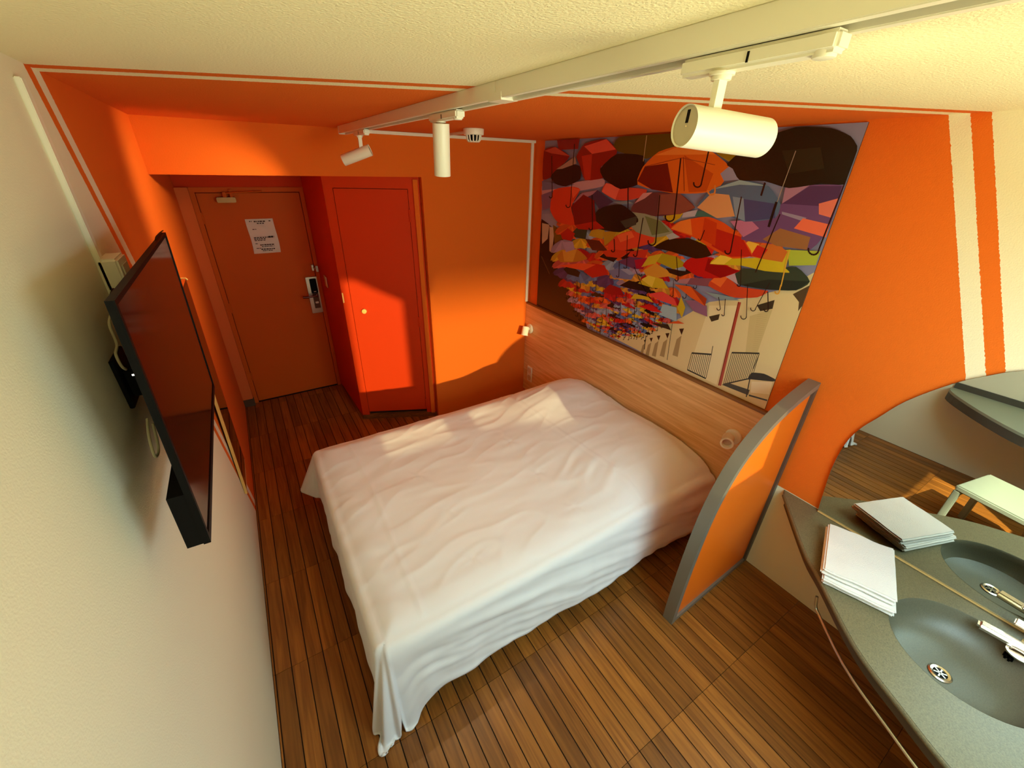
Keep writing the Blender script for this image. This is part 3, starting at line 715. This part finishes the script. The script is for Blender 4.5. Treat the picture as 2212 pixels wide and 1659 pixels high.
for k in range(7):
    a = 2*math.pi*k/6; r = 0 if k == 6 else 0.011
    y = -0.262+r*math.cos(a); z = 0.578+r*math.sin(a)*0.8; x = BCX+BA*0.90*math.sqrt(max(0, 1-((y-BCY)/BB)**2))*0.99
    MB().cyl((x-0.012, y, z), (x+0.01, y, z+0.006), 0.0035, n=10).build('overflow_hole', M_BLACK, wc)
fe = [(x, y) for x, y in edge]
def inward(P, off):
    out = []
    for i, (x, y) in enumerate(P):
        a = P[max(i-1, 0)]; c = P[min(i+1, len(P)-1)]
        t = Vector((c[0]-a[0], c[1]-a[1])).normalized(); out.append((x-t.y*off, y+t.x*off))
    return out
fi = inward(edge[1:], 0.016); fi2 = inward(edge[1:], 0.034)
fa = MB()
for z0, z1 in ((CT-0.075, CT-0.024),):
    q = []
    for (x, y), (x2, y2) in zip(fi, fi2):
        q.append([fa.bm.verts.new((x, y, z1)), fa.bm.verts.new((x, y, z0)), fa.bm.verts.new((x2, y2, z0)), fa.bm.verts.new((x2, y2, z1))])
    for a, c in zip(q, q[1:]):
        for k in range(4): fa.bm.faces.new((a[k], a[(k+1) % 4], c[(k+1) % 4], c[k]))
    fa.bm.faces.new(q[0]); fa.bm.faces.new(q[-1][::-1])
fa.build('fascia', M_FASCIA, wc, True)
rl = [tuple(v) for v in inward(edge[1:], 0.0) if v[0] < 2.16]
rp = [(rl[0][0], rl[0][1]+0.02, CT-0.06), (rl[0][0]-0.004, rl[0][1]+0.01, CT-0.10)] + [(x, y, CT-0.125) for x, y in rl]
MB().tube(rp, 0.006, 10).build('towel_rail', M_STEEL, wc, True)
# mixer tap
tp = MB().cyl((2.555, -0.30, CT), (2.555, -0.30, CT+0.006), 0.036, n=30, bev=0.001).cyl((2.555, -0.30, CT), (2.555, -0.30, CT+0.06), 0.024, n=30, bev=0.003)
tp.build('tap_body', M_CHROME, wc, True)
MB().box((2.468, -0.30, CT+0.008), (2.512, -0.15, CT+0.036), 0.01, 3, rot=Matrix.Rotation(0.12, 3, 'Z')).build('tap_spout', M_CHROME, wc, True)
MB().box((2.535, -0.32, CT+0.062), (2.575, -0.22, CT+0.076), 0.005, 3).build('tap_lever', M_CHROME, wc, True)
MB().lathe([(0.03, 0), (0.031, 0.006), (0.024, 0.006), (0.022, 0.001), (0.001, 0.001)], 30, lambda v: Vector((2.47+v.x, -0.275+v.y*1.2, CT+v.z)), cap=False).build('tap_ring', M_CHROME, wc, True)
for y in (-0.55, 0.1):
    MB().prism([(2.632, y, CT-0.03), (2.632, y, CT-0.25), (2.40, y, CT-0.03)], (0, 0.02, 0)).build('bracket', M_GREY, wc)

# arched mirror above the counter
arch = [(0.487, 0.632), (0.500, 0.75), (0.513, 0.892), (0.510, 1.035), (0.487, 1.14), (0.443, 1.234), (0.385, 1.349), (0.286, 1.478), (0.21, 1.548), (0.143, 1.596), (0.0, 1.665), (-0.2, 1.715), (-0.4, 1.70), (-0.6, 1.64), (-0.74, 1.55)]
am = smooth_curve(arch) + [(-0.74, 0.632)]
def mx_(z): return RW-0.020+(z-0.632)/1.08*0.014
wm = thing('wall_mirror', 'large arched mirror on the orange wall above the washbasin', 'mirror', (RW, -0.1, 0.632))
g = MB(); va = [g.bm.verts.new((mx_(z), y, z)) for y, z in am]; vb = [g.bm.verts.new((RW-0.001, y, z)) for y, z in am]
g.bm.faces.new(va)
bmesh.ops.triangulate(g.bm, faces=g.bm.faces[:])
g.build('glass', M_MIRROR, wm)
g = MB(); va = [g.bm.verts.new((mx_(z)-0.0002, y, z)) for y, z in am]; vb = [g.bm.verts.new((RW-0.001, y, z)) for y, z in am]
for i in range(len(va)-1): g.bm.faces.new((va[i], va[i+1], vb[i+1], vb[i]))
g.build('glass_edge', mat('glass_edge', (96, 66, 40), 0.3), wm)
MB().box((RW-0.026, -0.74, 0.6265), (RW-0.0205, 0.486, 0.633), 0.001).build('sealant', mat('sealant', (214, 176, 110), 0.4), wm)

# folded towels
def towel(label, cx, cy, z0, lx, ly, hz, ang, seed):
    t = thing('folded_towel', label, 'towel', (cx, cy, z0), 'folded towels on the washbasin counter')
    R3 = Matrix.Rotation(ang, 3, 'Z')
    layers = 2; hh = hz/layers
    for k in range(layers):
        b = MB(); off = 0.004*((k+seed) % 2)
        b.box((-lx/2+off, -ly/2, hh*k+0.0005), (lx/2, ly/2-off, hh*(k+1)-0.0005), hh*0.36, 4)
        bmesh.ops.subdivide_edges(b.bm, edges=[e for e in b.bm.edges if e.calc_length() > 0.05], cuts=9, use_grid_fill=True)
        for v in b.bm.verts:
            n = noise.noise(Vector((v.co.x*16+seed*3, v.co.y*16, k*2.1)))
            v.co.z = max(0.0, v.co.z+0.004*n*(v.co.z/hz)); v.co.x += 0.003*n; v.co = R3 @ v.co
        b.build('fold', M_TOWEL, t, True, local=True, ang=1.2)
    return t
TA = math.atan2(0.399-0.284, 2.475-2.14)
towel('lower white folded towel on the washbasin counter', 2.350, 0.205, CT+0.001, 0.335, 0.25, 0.034, TA, 1)
towel('upper white folded towel resting on another folded towel', 2.366, 0.225, CT+0.0365, 0.335, 0.255, 0.034, TA+0.02, 2)

# ------------------------------------------------------------------ desk and stool by the window (seen in the mirror)
dk = thing('corner_desk', 'grey flared desk on the cream wall seen in the mirror', 'desk', (0.3, 0, 0))
dp = smooth_curve([(0.002, 0.60), (0.10, 0.60), (0.24, 0.50), (0.45, 0.28), (0.60, 0.05), (0.66, -0.20), (0.66, FRONT_Y+0.004)], 3) + [(0.002, FRONT_Y+0.004)]
DZ = 0.69
MB().prism([(x, y, DZ-0.02) for x, y in dp], (0, 0, 0.02)).build('top', mat('desk_grey', (150, 156, 140), 0.4), dk)
q = [(x, y) for x, y in dp[:-1]]; q2 = inward(q, -0.016)
q2 = [(max(x, 0.002), y) for x, y in q2]
fa = MB(); rr = []
for (x, y), (x2, y2) in zip(q, q2):
    rr.append([fa.bm.verts.new((x, y, DZ-0.021)), fa.bm.verts.new((x, y, DZ-0.085)), fa.bm.verts.new((x2, y2, DZ-0.085)), fa.bm.verts.new((x2, y2, DZ-0.021))])
for a, c in zip(rr, rr[1:]):
    for k in range(4): fa.bm.faces.new((a[k], a[(k+1) % 4], c[(k+1) % 4], c[k]))
fa.bm.faces.new(rr[0]); fa.bm.faces.new(rr[-1][::-1])
fa.build('front_edge', M_FASCIA, dk)
MB().box((0.002, FRONT_Y+0.004, DZ), (0.014, 0.60, DZ+0.05)).build('upstand', M_FASCIA, dk)
MB().cyl((0.58, -0.65, 0), (0.58, -0.65, DZ-0.085), 0.025, n=16).build('leg', M_GREY, dk)
st = thing('stool', 'low grey box stool standing in the sun by the window', 'stool', (0.98, -0.02, 0))
SM = mat('stool_grey', (150, 160, 142), 0.5)
R3 = Matrix.Rotation(math.radians(12), 3, 'Z'); piv = (0.98, -0.05, 0.2)
MB().box((0.78, -0.26, 0.36), (1.18, 0.16, 0.40), 0.008, 2, R3, piv).build('seat', SM, st)
for x in (0.78, 1.145):
    for y in (-0.26, 0.125): MB().box((x, y, 0.0), (x+0.035, y+0.035, 0.36), 0.004, 2, R3, piv).build('leg', SM, st)
for y in (-0.25, 0.135): MB().box((0.815, y, 0.31), (1.145, y+0.02, 0.36), 0.003, 2, R3, piv).build('apron', SM, st)

# ------------------------------------------------------------------ umbrella mural
MX = RW-0.005
mu = thing('mural', 'glossy wall print of colourful hanging umbrellas over a white street', 'mural', (RW, 2.0, 1.03))
MY0, MY1, MZ0, MZ1 = 0.905, 3.13, 1.03, 2.393
MB().box((MX, MY0, MZ0), (RW, MY1, MZ1)).build('board', mat('mural_edge', (60, 40, 30), 0.5), mu)
M_PRINT = bpy.data.materials.new('mural_print'); M_PRINT.use_nodes = True
_n = M_PRINT.node_tree; _p = _n.nodes['Principled BSDF']; _p.inputs['Roughness'].default_value = 0.22; _p.inputs['Specular IOR Level'].default_value = 0.4
_a = _n.nodes.new('ShaderNodeAttribute'); _a.attribute_name = 'ink'; _n.links.new(_a.outputs['Color'], _p.inputs['Base Color'])
POLY = []                                             # (points in wall y,z ; srgb colour)
def wp(c):                                            # crop pixel -> wall
    p_ = on_x((1130+c[0]/2.634, 250+c[1]/2.634), MX); return (min(max(p_.y, MY0), MY1), min(max(p_.z, MZ0), MZ1))
def poly(col, *pts):
    if len(pts) >= 6:
        P = [Vector(c) for c in pts]; n = len(P); out = []
        for i in range(n):
            a, b_, c, d = P[i-1], P[i], P[(i+1) % n], P[(i+2) % n]
            for k in range(3):
                t = k/3; m0 = (c-a)*0.28; m1 = (d-b_)*0.28
                out.append((2*t**3-3*t*t+1)*b_ + (t**3-2*t*t+t)*m0 + (-2*t**3+3*t*t)*c + (t**3-t*t)*m1)
        pts = out
    POLY.append(([wp(c) for c in pts], col))
def line(col, a, b_, w=5):
    a, b_ = Vector(a), Vector(b_); t = (b_-a).normalized(); n = Vector((-t.y, t.x))*w/2
    poly(col, a+n, b_+n, b_-n, a-n)
def hook(col, a, b_, r=16, w=6, side=-1):
    line(col, a, b_, w); c = Vector((b_[0]+side*r, b_[1])); prev = None
    for k in range(9):
        an = math.pi*k/8*1.1
        p_ = c + Vector((-side*r*math.cos(an), r*math.sin(an)))
        if prev is not None: line(col, prev, p_, w+1)
        prev = p_
def shade(c, k): return tuple(min(255, v*k) for v in c)
def umb(cx, cy, w, h, col, tilt=0.0, ax=0.0, n=5, rng=None):
    ct, st_ = math.cos(tilt), math.sin(tilt)
    def T(x, y): return (cx+x*ct-y*st_, cy+x*st_+y*ct)
    rim = []
    for k in range(n+1):
        a = math.pi*(1-k/n); rim.append((w/2*math.cos(a), 0.12*h*math.sin(a)))
    top = lambda x: -h*math.sqrt(max(0, 1-(2*x/w)**2))
    apex = (ax*w, -h)
    for k in range(n):
        x0_, x1_ = rim[k][0], rim[k+1][0]
        pts = [T(x0_, rim[k][1])]
        if k == 0: pts += [T(-w*0.47, -h*0.35), T(-w*0.36, -h*0.68), T(-w*0.2, -h*0.92)]
        pts += [T(*apex)]
        if k == n-1: pts += [T(w*0.2, -h*0.92), T(w*0.36, -h*0.68), T(w*0.47, -h*0.35)]
        pts += [T(x1_, rim[k+1][1]), T((x0_+x1_)/2, (rim[k][1]+rim[k+1][1])/2-0.10*h)]
        poly(shade(col, (0.86, 1.0, 0.92, 1.06, 0.88, 0.97)[k % 6]), *pts)
R_, O_, Y_, K_, B_, L_, G_, P_ = (205, 40, 30), (232, 98, 40), (222, 182, 48), (38, 26, 20), (92, 122, 176), (176, 150, 178), (52, 64, 48), (214, 96, 88)
POLY.append(([(MY1, MZ1), (MY0, MZ1), (MY0, MZ0), (MY1, MZ0)], (138, 138, 168)))
poly((150, 152, 176), (110, 560), (1000, 500), (900, 1200), (300, 1120), (110, 800))
poly((46, 20, 12), (80, 600), (170, 640), (235, 760), (300, 1000), (360, 1190), (345, 1240), (50, 1120))
poly((190, 170, 140), (108, 610), (150, 620), (140, 700), (108, 730)); poly((200, 180, 150), (150, 630), (180, 640), (165, 780), (150, 770))
poly((120, 90, 20), (170, 620), (230, 660), (230, 740), (180, 740)); line(K_, (120, 760), (180, 900), 8); line((90, 60, 40), (105, 800), (150, 900), 5)
poly((222, 200, 148), (520, 1265), (700, 1225), (900, 1150), (1060, 1060), (1250, 1040), (1480, 985), (1720, 900), (1500, 1620), (1400, 1700), (1350, 1700))
poly((235, 218, 170), (1060, 1080), (1220, 1080), (1100, 1530), (940, 1450)); poly((205, 182, 128), (1290, 1140), (1420, 1100), (1330, 1360), (1265, 1350))
for i in range(22): line((190, 166, 112), (1335-i*1.5, 1110+i*11), (1400-i*3, 1105+i*11), 2)
# facade details
for x, y, k in ((900, 1212, 1.0), (820, 1238, 0.85), (770, 1252, 0.75), (728, 1265, 0.65), (693, 1276, 0.5)):
    poly((70, 40, 24), (x-12*k, y), (x+16*k, y-2), (x+2*k, y+36*k)); poly((168, 140, 96), (x-26*k, y+60*k), (x+2*k, y+38*k), (x-20*k, y+160*k), (x-50*k, y+150*k))
line((176, 70, 52), (1232, 1060), (1118, 1535), 18); line((120, 40, 30), (1226, 1060), (1112, 1535), 4)
for (a, b_, c, d, n) in (((1188, 1348), (1345, 1352), (1302, 1492), (1140, 1528), 15), ((960, 1350), (1072, 1358), (1040, 1495), (935, 1445), 11)):
    line((50, 44, 38), a, b_, 9); line((50, 44, 38), d, c, 7)
    for k in range(n+1):
        t = k/n; line((70, 62, 50), Vector(a).lerp(Vector(b_), t), Vector(d).lerp(Vector(c), t), 3.2)
poly((74, 66, 56), (1130, 1530), (1170, 1520), (1290, 1560), (1280, 1590)); poly((44, 38, 36), (1280, 1500), (1300, 1462), (1372, 1468), (1440, 1502), (1420, 1512), (1300, 1500))
poly((238, 222, 186), (1300, 1512), (1420, 1515), (1400, 1585), (1295, 1575)); line((60, 50, 40), (1285, 1590), (1390, 1620), 9); line((50, 42, 34), (1290, 1500), (1270, 1600), 6)
poly((64, 52, 36), (1330, 1078), (1432, 1048), (1420, 1098), (1350, 1112)); poly((70, 58, 40), (1058, 1142), (1120, 1128), (1112, 1160), (1072, 1172)); poly((84, 64, 40), (1535, 1015), (1640, 968), (1610, 1090), (1565, 1112), (1570, 1060))
line((90, 80, 60), (1345, 1352), (1310, 1440), 4); line((90, 80, 60), (1080, 1310), (1072, 1358), 4); line((60, 60, 50), (700, 1250), (690, 1330), 4); line((60, 60, 50), (850, 1180), (820, 1390), 3)
# far small umbrellas
rg = random.Random(11)
pal = [R_, O_, Y_, K_, B_, L_, (150, 170, 196), (190, 30, 36), O_, (216, 150, 54), P_, (88, 60, 110)]
rows = [(1255, 500, 690, 20), (1238, 450, 720, 24), (1218, 410, 760, 28), (1196, 380, 790, 32), (1172, 350, 830, 38), (1146, 335, 880, 44), (1118, 315, 880, 50), (1090, 305, 890, 56), (1062, 290, 880, 62), (1032, 275, 860, 68), (1002, 262, 820, 76), (972, 250, 780, 84)]
for y, xa, xb, w in rows:
    x = xa+rg.uniform(0, w*0.5)
    while x < xb:
        ww = w*rg.uniform(1.1, 1.7); umb(x, y+rg.uniform(-6, 6), ww, ww*rg.uniform(0.36, 0.5), rg.choice(pal), rg.uniform(0.05, 0.55), rg.uniform(-.1, .1))
        if rg.random() < 0.6: hook((40, 28, 24), (x, y), (x-2, y+ww*0.55), ww*0.07, 2.4)
        x += w*rg.uniform(0.62, 0.9)
# middle distance
for y, xa, xb, w in ((640, 240, 900, 120), (700, 220, 1300, 130), (760, 215, 1400, 130), (820, 215, 1450, 125), (880, 220, 1250, 118), (935, 235, 1100, 106)):
    x = xa+rg.uniform(0, w*0.4)
    while x < xb:
        ww = w*rg.uniform(0.85, 1.35); umb(x, y+rg.uniform(-14, 14), ww, ww*rg.uniform(0.36, 0.48), rg.choice(pal), rg.uniform(-0.1, 0.45), rg.uniform(-.1, .1))
        if rg.random() < 0.5: hook((40, 28, 24), (x, y), (x-3, y+ww*0.7), ww*0.07, 3.2)
        x += w*rg.uniform(0.62, 0.85)
poly((146, 98, 128), (930, 1050), (1000, 1048), (1052, 1080), (1055, 1142), (980, 1112)); poly((222, 92, 34), (868, 958), (960, 970), (1052, 1040), (1042, 1082), (960, 1032)); poly((168, 60, 28), (960, 970), (1052, 1040), (1042, 1082))
poly((204, 172, 40), (884, 1092), (906, 1028), (930, 1090), (910, 1150)); poly((228, 74, 66), (715, 1012), (800, 1000), (868, 1040), (882, 1082), (790, 1052)); poly((160, 184, 196), (780, 1130), (800, 1070), (880, 1090), (880, 1170)); poly((206, 34, 30), (660, 1080), (740, 1076), (800, 1120), (740, 1112)); poly((222, 90, 40), (820, 1180), (890, 1165), (925, 1182))
poly((60, 46, 30), (735, 1180), (830, 1185), (850, 1220), (790, 1200)); poly((214, 178, 44), (618, 1040), (640, 1012), (720, 1030), (750, 1062), (690, 1042))
for a in (((555, 965), (610, 935), (682, 960), (702, 998), (620, 985)), ((235, 872), (270, 845), (332, 890), (322, 918), (260, 900)), ((440, 802), (480, 772), (552, 800), (522, 832))): poly(K_, *a)
poly((156, 22, 26), (455, 1000), (500, 958), (560, 980), (582, 1022), (500, 1015)); poly((112, 122, 164), (490, 882), (540, 868), (642, 900), (622, 932), (520, 922)); poly((150, 156, 186), (560, 872), (600, 868), (642, 900), (610, 905))
poly((192, 36, 26), (350, 885), (400, 838), (470, 850), (492, 902), (400, 922)); poly((232, 90, 48), (210, 852), (330, 838), (420, 846), (350, 880), (300, 870)); poly((192, 128, 42), (200, 800), (230, 768), (312, 758), (372, 812), (300, 832), (220, 832)); poly((216, 160, 60), (230, 768), (312, 758), (290, 830), (240, 828))
poly((104, 56, 92), (545, 832), (620, 798), (712, 808), (690, 872), (640, 872)); poly((170, 26, 50), (640, 820), (712, 808), (690, 872), (650, 868)); poly((216, 152, 52), (690, 880), (760, 838), (832, 880), (840, 912), (720, 930)); poly((206, 176, 42), (660, 952), (720, 908), (800, 928), (832, 982), (740, 978)); poly((230, 200, 70), (680, 930), (720, 908), (760, 920), (740, 975))
poly((46, 32, 22), (815, 862), (900, 880), (972, 890), (900, 914), (840, 894)); poly((134, 78, 92), (868, 935), (960, 922), (1082, 925), (1072, 972), (900, 952)); poly((176, 120, 130), (868, 935), (960, 922), (940, 955), (900, 952))
poly((206, 70, 34), (1060, 965), (1110, 908), (1172, 918), (1242, 972), (1402, 995), (1340, 1032), (1200, 1032)); poly((236, 108, 46), (1075, 940), (1110, 908), (1172, 918), (1130, 975)); poly((130, 150, 158), (1040, 1000), (1200, 1030), (1240, 1050), (1120, 1045))
poly(G_, (1208, 905), (1262, 868), (1402, 880), (1560, 858), (1642, 942), (1560, 992), (1402, 988), (1240, 962)); poly((34, 44, 36), (1240, 962), (1402, 930), (1642, 942), (1560, 992), (1402, 988)); poly((190, 160, 168), (1160, 915), (1210, 890), (1230, 960))
poly((172, 184, 60), (1512, 762), (1702, 770), (1735, 705), (1690, 852), (1520, 852)); poly((206, 182, 40), (1450, 770), (1530, 760), (1500, 870), (1420, 850))
poly((178, 156, 30), (750, 822), (800, 782), (880, 800), (942, 852), (862, 872)); poly((206, 176, 44), (680, 860), (720, 800), (800, 782), (760, 840)); poly((196, 26, 22), (915, 852), (960, 808), (1082, 805), (1202, 870), (1242, 882), (1130, 922), (1000, 912)); poly((150, 16, 16), (1060, 810), (1202, 870), (1242, 882), (1130, 922), (1040, 880))
poly((208, 182, 34), (1070, 842), (1130, 793), (1250, 810), (1402, 808), (1492, 862), (1522, 892), (1380, 882), (1250, 852)); poly((240, 205, 70), (1070, 842), (1130, 793), (1200, 806), (1150, 845))
poly((206, 110, 42), (1320, 738), (1452, 728), (1512, 772), (1482, 832), (1300, 802)); poly((240, 182, 62), (1250, 742), (1290, 712), (1352, 730), (1302, 792)); poly((204, 40, 30), (1340, 735), (1400, 760), (1360, 810), (1302, 795))
poly((190, 150, 40), (380, 682), (400, 643), (472, 650), (460, 702)); poly((182, 140, 36), (460, 660), (540, 655), (520, 700), (470, 740)); poly(G_, (288, 662), (330, 620), (372, 650), (362, 702), (300, 692)); poly((184, 36, 26), (220, 672), (260, 640), (302, 670), (282, 712), (230, 702)); poly(L_, (230, 720), (290, 715), (300, 760), (250, 775)); poly((96, 40, 26), (360, 700), (440, 710), (490, 770), (400, 765))
poly((222, 72, 42), (490, 735), (540, 680), (622, 655), (742, 690), (746, 722), (600, 762), (500, 782)); poly((236, 104, 56), (540, 680), (622, 655), (640, 690), (560, 720)); poly((206, 60, 30), (455, 770), (520, 760), (620, 770), (560, 810), (480, 800)); poly((200, 56, 36), (620, 770), (720, 760), (700, 810), (600, 800))
poly((48, 28, 10), (752, 748), (830, 703), (952, 698), (1052, 740), (1082, 792), (990, 812), (850, 772)); poly((206, 40, 28), (1050, 740), (1110, 735), (1080, 790))
# near row
poly((226, 82, 26), (848, 642), (900, 600), (1052, 573), (1152, 610), (1252, 690), (1312, 792), (1202, 812), (1090, 762), (980, 692)); poly((192, 36, 22), (1100, 640), (1252, 690), (1312, 800), (1190, 802), (1080, 740)); poly((240, 128, 48), (848, 642), (900, 600), (960, 585), (970, 680)); poly((206, 60, 20), (1040, 580), (1110, 610), (1100, 740), (1020, 700))
poly((146, 150, 122), (585, 580), (640, 545), (740, 560), (842, 640), (860, 672), (760, 692), (650, 660)); poly((112, 118, 74), (700, 570), (790, 600), (842, 660), (740, 680)); poly((176, 176, 176), (820, 680), (860, 665), (900, 690), (840, 705))
poly((200, 164, 32), (803, 572), (922, 548), (900, 582), (850, 612)); poly((62, 112, 104), (990, 540), (1122, 545), (1116, 577), (985, 572)); poly((190, 180, 190), (920, 550), (1000, 535), (985, 572), (910, 580))
poly(K_, (398, 602), (440, 528), (562, 503), (642, 560), (662, 602), (560, 662), (430, 642)); poly((66, 66, 54), (560, 600), (655, 570), (650, 620), (590, 640))
poly((196, 156, 166), (108, 402), (300, 378), (462, 358), (462, 402), (300, 432), (130, 462)); poly((120, 116, 150), (112, 370), (190, 385), (300, 390), (250, 410), (115, 425)); poly((126, 96, 130), (110, 450), (180, 425), (170, 520), (115, 540))
poly((218, 66, 36), (180, 422), (280, 403), (332, 420), (280, 520), (302, 622), (200, 602), (160, 532)); poly((240, 96, 60), (280, 403), (332, 420), (290, 470)); poly((74, 52, 84), (330, 442), (430, 423), (522, 490), (440, 532), (410, 480)); poly((170, 120, 140), (285, 500), (340, 440), (430, 423), (400, 450)); poly((128, 20, 20), (283, 512), (350, 448), (412, 482), (422, 602), (300, 622)); poly((178, 34, 22), (300, 622), (422, 600), (470, 640), (400, 650), (320, 645))
poly((214, 74, 54), (455, 432), (480, 383), (560, 403), (712, 420), (680, 462), (600, 482), (530, 477)); poly((242, 108, 86), (455, 432), (480, 383), (560, 403), (532, 477)); poly((130, 140, 150), (520, 490), (600, 482), (640, 500), (560, 505))
poly((106, 56, 56), (618, 542), (660, 470), (740, 438), (900, 443), (987, 522), (900, 558), (760, 572), (700, 557)); poly((144, 78, 62), (780, 448), (900, 443), (987, 522), (900, 560), (770, 562)); poly((214, 150, 150), (640, 500), (690, 440), (745, 435), (700, 470))
# overhead row
poly((100, 76, 12), (520, 182), (560, 120), (870, 100), (862, 182), (720, 242), (690, 242), (540, 202)); poly((156, 48, 12), (850, 100), (965, 92), (1005, 162), (900, 172)); poly((152, 122, 22), (1050, 168), (1275, 188), (1180, 262), (1130, 232)); poly((150, 28, 20), (200, 140), (330, 130), (320, 190), (210, 195))
poly((144, 26, 20), (125, 200), (190, 178), (272, 230), (220, 292), (180, 342), (118, 362)); poly((204, 82, 62), (128, 200), (190, 178), (272, 230), (170, 215)); poly((46, 22, 26), (165, 342), (240, 273), (332, 288), (332, 362), (250, 402), (190, 387)); poly((176, 146, 126), (195, 305), (302, 233), (312, 272), (230, 302))
poly((152, 30, 20), (310, 232), (360, 158), (482, 133), (542, 200), (522, 242), (450, 292), (472, 352), (360, 367), (330, 282)); poly((234, 88, 66), (355, 175), (482, 133), (535, 192), (400, 218)); poly((196, 52, 34), (340, 230), (400, 218), (390, 362), (358, 366)); poly((38, 18, 12), (445, 302), (540, 218), (692, 228), (692, 332), (662, 392), (560, 417), (470, 362))
poly((228, 108, 28), (658, 392), (690, 290), (780, 205), (925, 165), (1060, 190), (1190, 300), (1110, 420), (1000, 442), (850, 440)); poly((118, 28, 16), (658, 372), (700, 290), (830, 270), (860, 437), (740, 420)); poly((244, 140, 52), (760, 225), (925, 165), (1060, 190), (1100, 220), (920, 222)); poly((200, 82, 20), (925, 225), (1090, 330), (1050, 430), (950, 435))
poly((110, 74, 118), (1248, 702), (1300, 600), (1480, 500), (1500, 408), (1642, 393), (1840, 398), (1810, 500), (1750, 640), (1640, 762), (1450, 732), (1370, 722)); poly((168, 122, 146), (1480, 502), (1500, 408), (1642, 393)); poly((84, 54, 92), (1480, 500), (1640, 400), (1820, 400), (1790, 520)); poly((150, 136, 160), (1480, 545), (1620, 580), (1600, 600), (1480, 560))
poly((190, 116, 150), (1185, 600), (1300, 590), (1350, 640), (1260, 690)); poly((156, 104, 62), (1370, 702), (1470, 640), (1642, 690), (1622, 762), (1450, 740)); poly((238, 112, 78), (1548, 640), (1600, 583), (1752, 618), (1730, 692)); poly((226, 120, 96), (1690, 500), (1800, 470), (1760, 580), (1690, 560))
poly((82, 108, 138), (998, 512), (1080, 420), (1240, 366), (1402, 400), (1472, 500), (1442, 582), (1270, 602), (1110, 542)); poly((222, 158, 102), (998, 522), (1080, 440), (1180, 450), (1212, 572), (1110, 582)); poly((150, 176, 182), (1080, 420), (1240, 366), (1402, 400), (1240, 392)); poly((70, 74, 118), (1240, 470), (1440, 500), (1442, 582), (1270, 602)); poly((130, 150, 170), (1200, 460), (1262, 470), (1270, 600), (1215, 575))
poly((150, 150, 176), (1190, 280), (1245, 365), (1150, 370), (1130, 330)); poly((34, 28, 16), (1168, 272), (1320, 150), (1560, 66), (1760, 72), (1872, 118), (1918, 200), (1890, 330), (1840, 392), (1700, 387), (1520, 412), (1380, 372), (1240, 367), (1200, 302)); poly((46, 40, 24), (1480, 200), (1700, 180), (1720, 300), (1520, 330))
D_ = (44, 22, 16)
for a, b_, r, w in (((905, 240), (868, 575), 26, 8), ((1075, 150), (1022, 385), 22, 8), ((785, 450), (762, 715), 22, 6), ((605, 250), (604, 545), 14, 6), ((1250, 460), (1188, 770), 16, 7), ((1840, 380), (1690, 760), 30, 9), ((1040, 650), (1020, 700), 8, 5), ((690, 580), (655, 790), 10, 5), ((400, 450), (402, 640), 10, 5), ((300, 160), (275, 510), 12, 4), ((170, 230), (172, 460), 8, 4), ((1250, 760), (1245, 960), 10, 4), ((880, 800), (890, 930), 9, 4), ((1410, 950), (1330, 1095), 14, 4), ((1285, 960), (1278, 1140), 16, 4), ((1400, 1000), (1402, 1100), 12, 6), ((1120, 1030), (1130, 1095), 10, 4), ((1158, 1040), (1152, 1130), 7, 4), ((600, 680), (596, 860), 8, 3), ((555, 830), (552, 910), 7, 3), ((525, 700), (528, 765), 9, 5), ((640, 860), (690, 980), 6, 3)):
    hook(D_, a, b_, r, w)
line((170, 150, 130), (1560, 200), (1450, 500), 4); line((30, 22, 18), (1450, 490), (1405, 632), 14); line(D_, (1470, 560), (1330, 890), 6); line(D_, (1385, 380), (1362, 455), 11); line((220, 170, 60), (1520, 770), (1475, 970), 7); hook((222, 160, 50), (1475, 960), (1465, 1000), 12, 7); hook((226, 140, 60), (1100, 395), (1100, 430), 20, 9); line((190, 160, 110), (712, 112), (692, 260), 4); line((120, 40, 20), (920, 235), (925, 430), 3); line((150, 60, 30), (910, 240), (700, 290), 3); line((150, 60, 30), (910, 240), (1100, 280), 3)
pv, pfc, pcol = [], [], []
for i, (pts, col) in enumerate(POLY):
    x = MX-0.0006-i*0.0000045
    b0 = len(pv); pv += [(x, y, z) for y, z in pts]; pfc.append(list(range(b0, b0+len(pts)))); pcol += [(*s2l(col), 1.0)]*len(pts)
me = bpy.data.meshes.new('print'); me.from_pydata(pv, [], pfc)
at = me.color_attributes.new('ink', 'FLOAT_COLOR', 'CORNER')
for p_ in me.polygons:
    for li in p_.loop_indices: at.data[li].color = pcol[me.loops[li].vertex_index]
me.materials.append(M_PRINT); me.transform(Matrix.Translation(-ORG[mu.name]))
po = bpy.data.objects.new('print', me); COL.objects.link(po); po.parent = mu
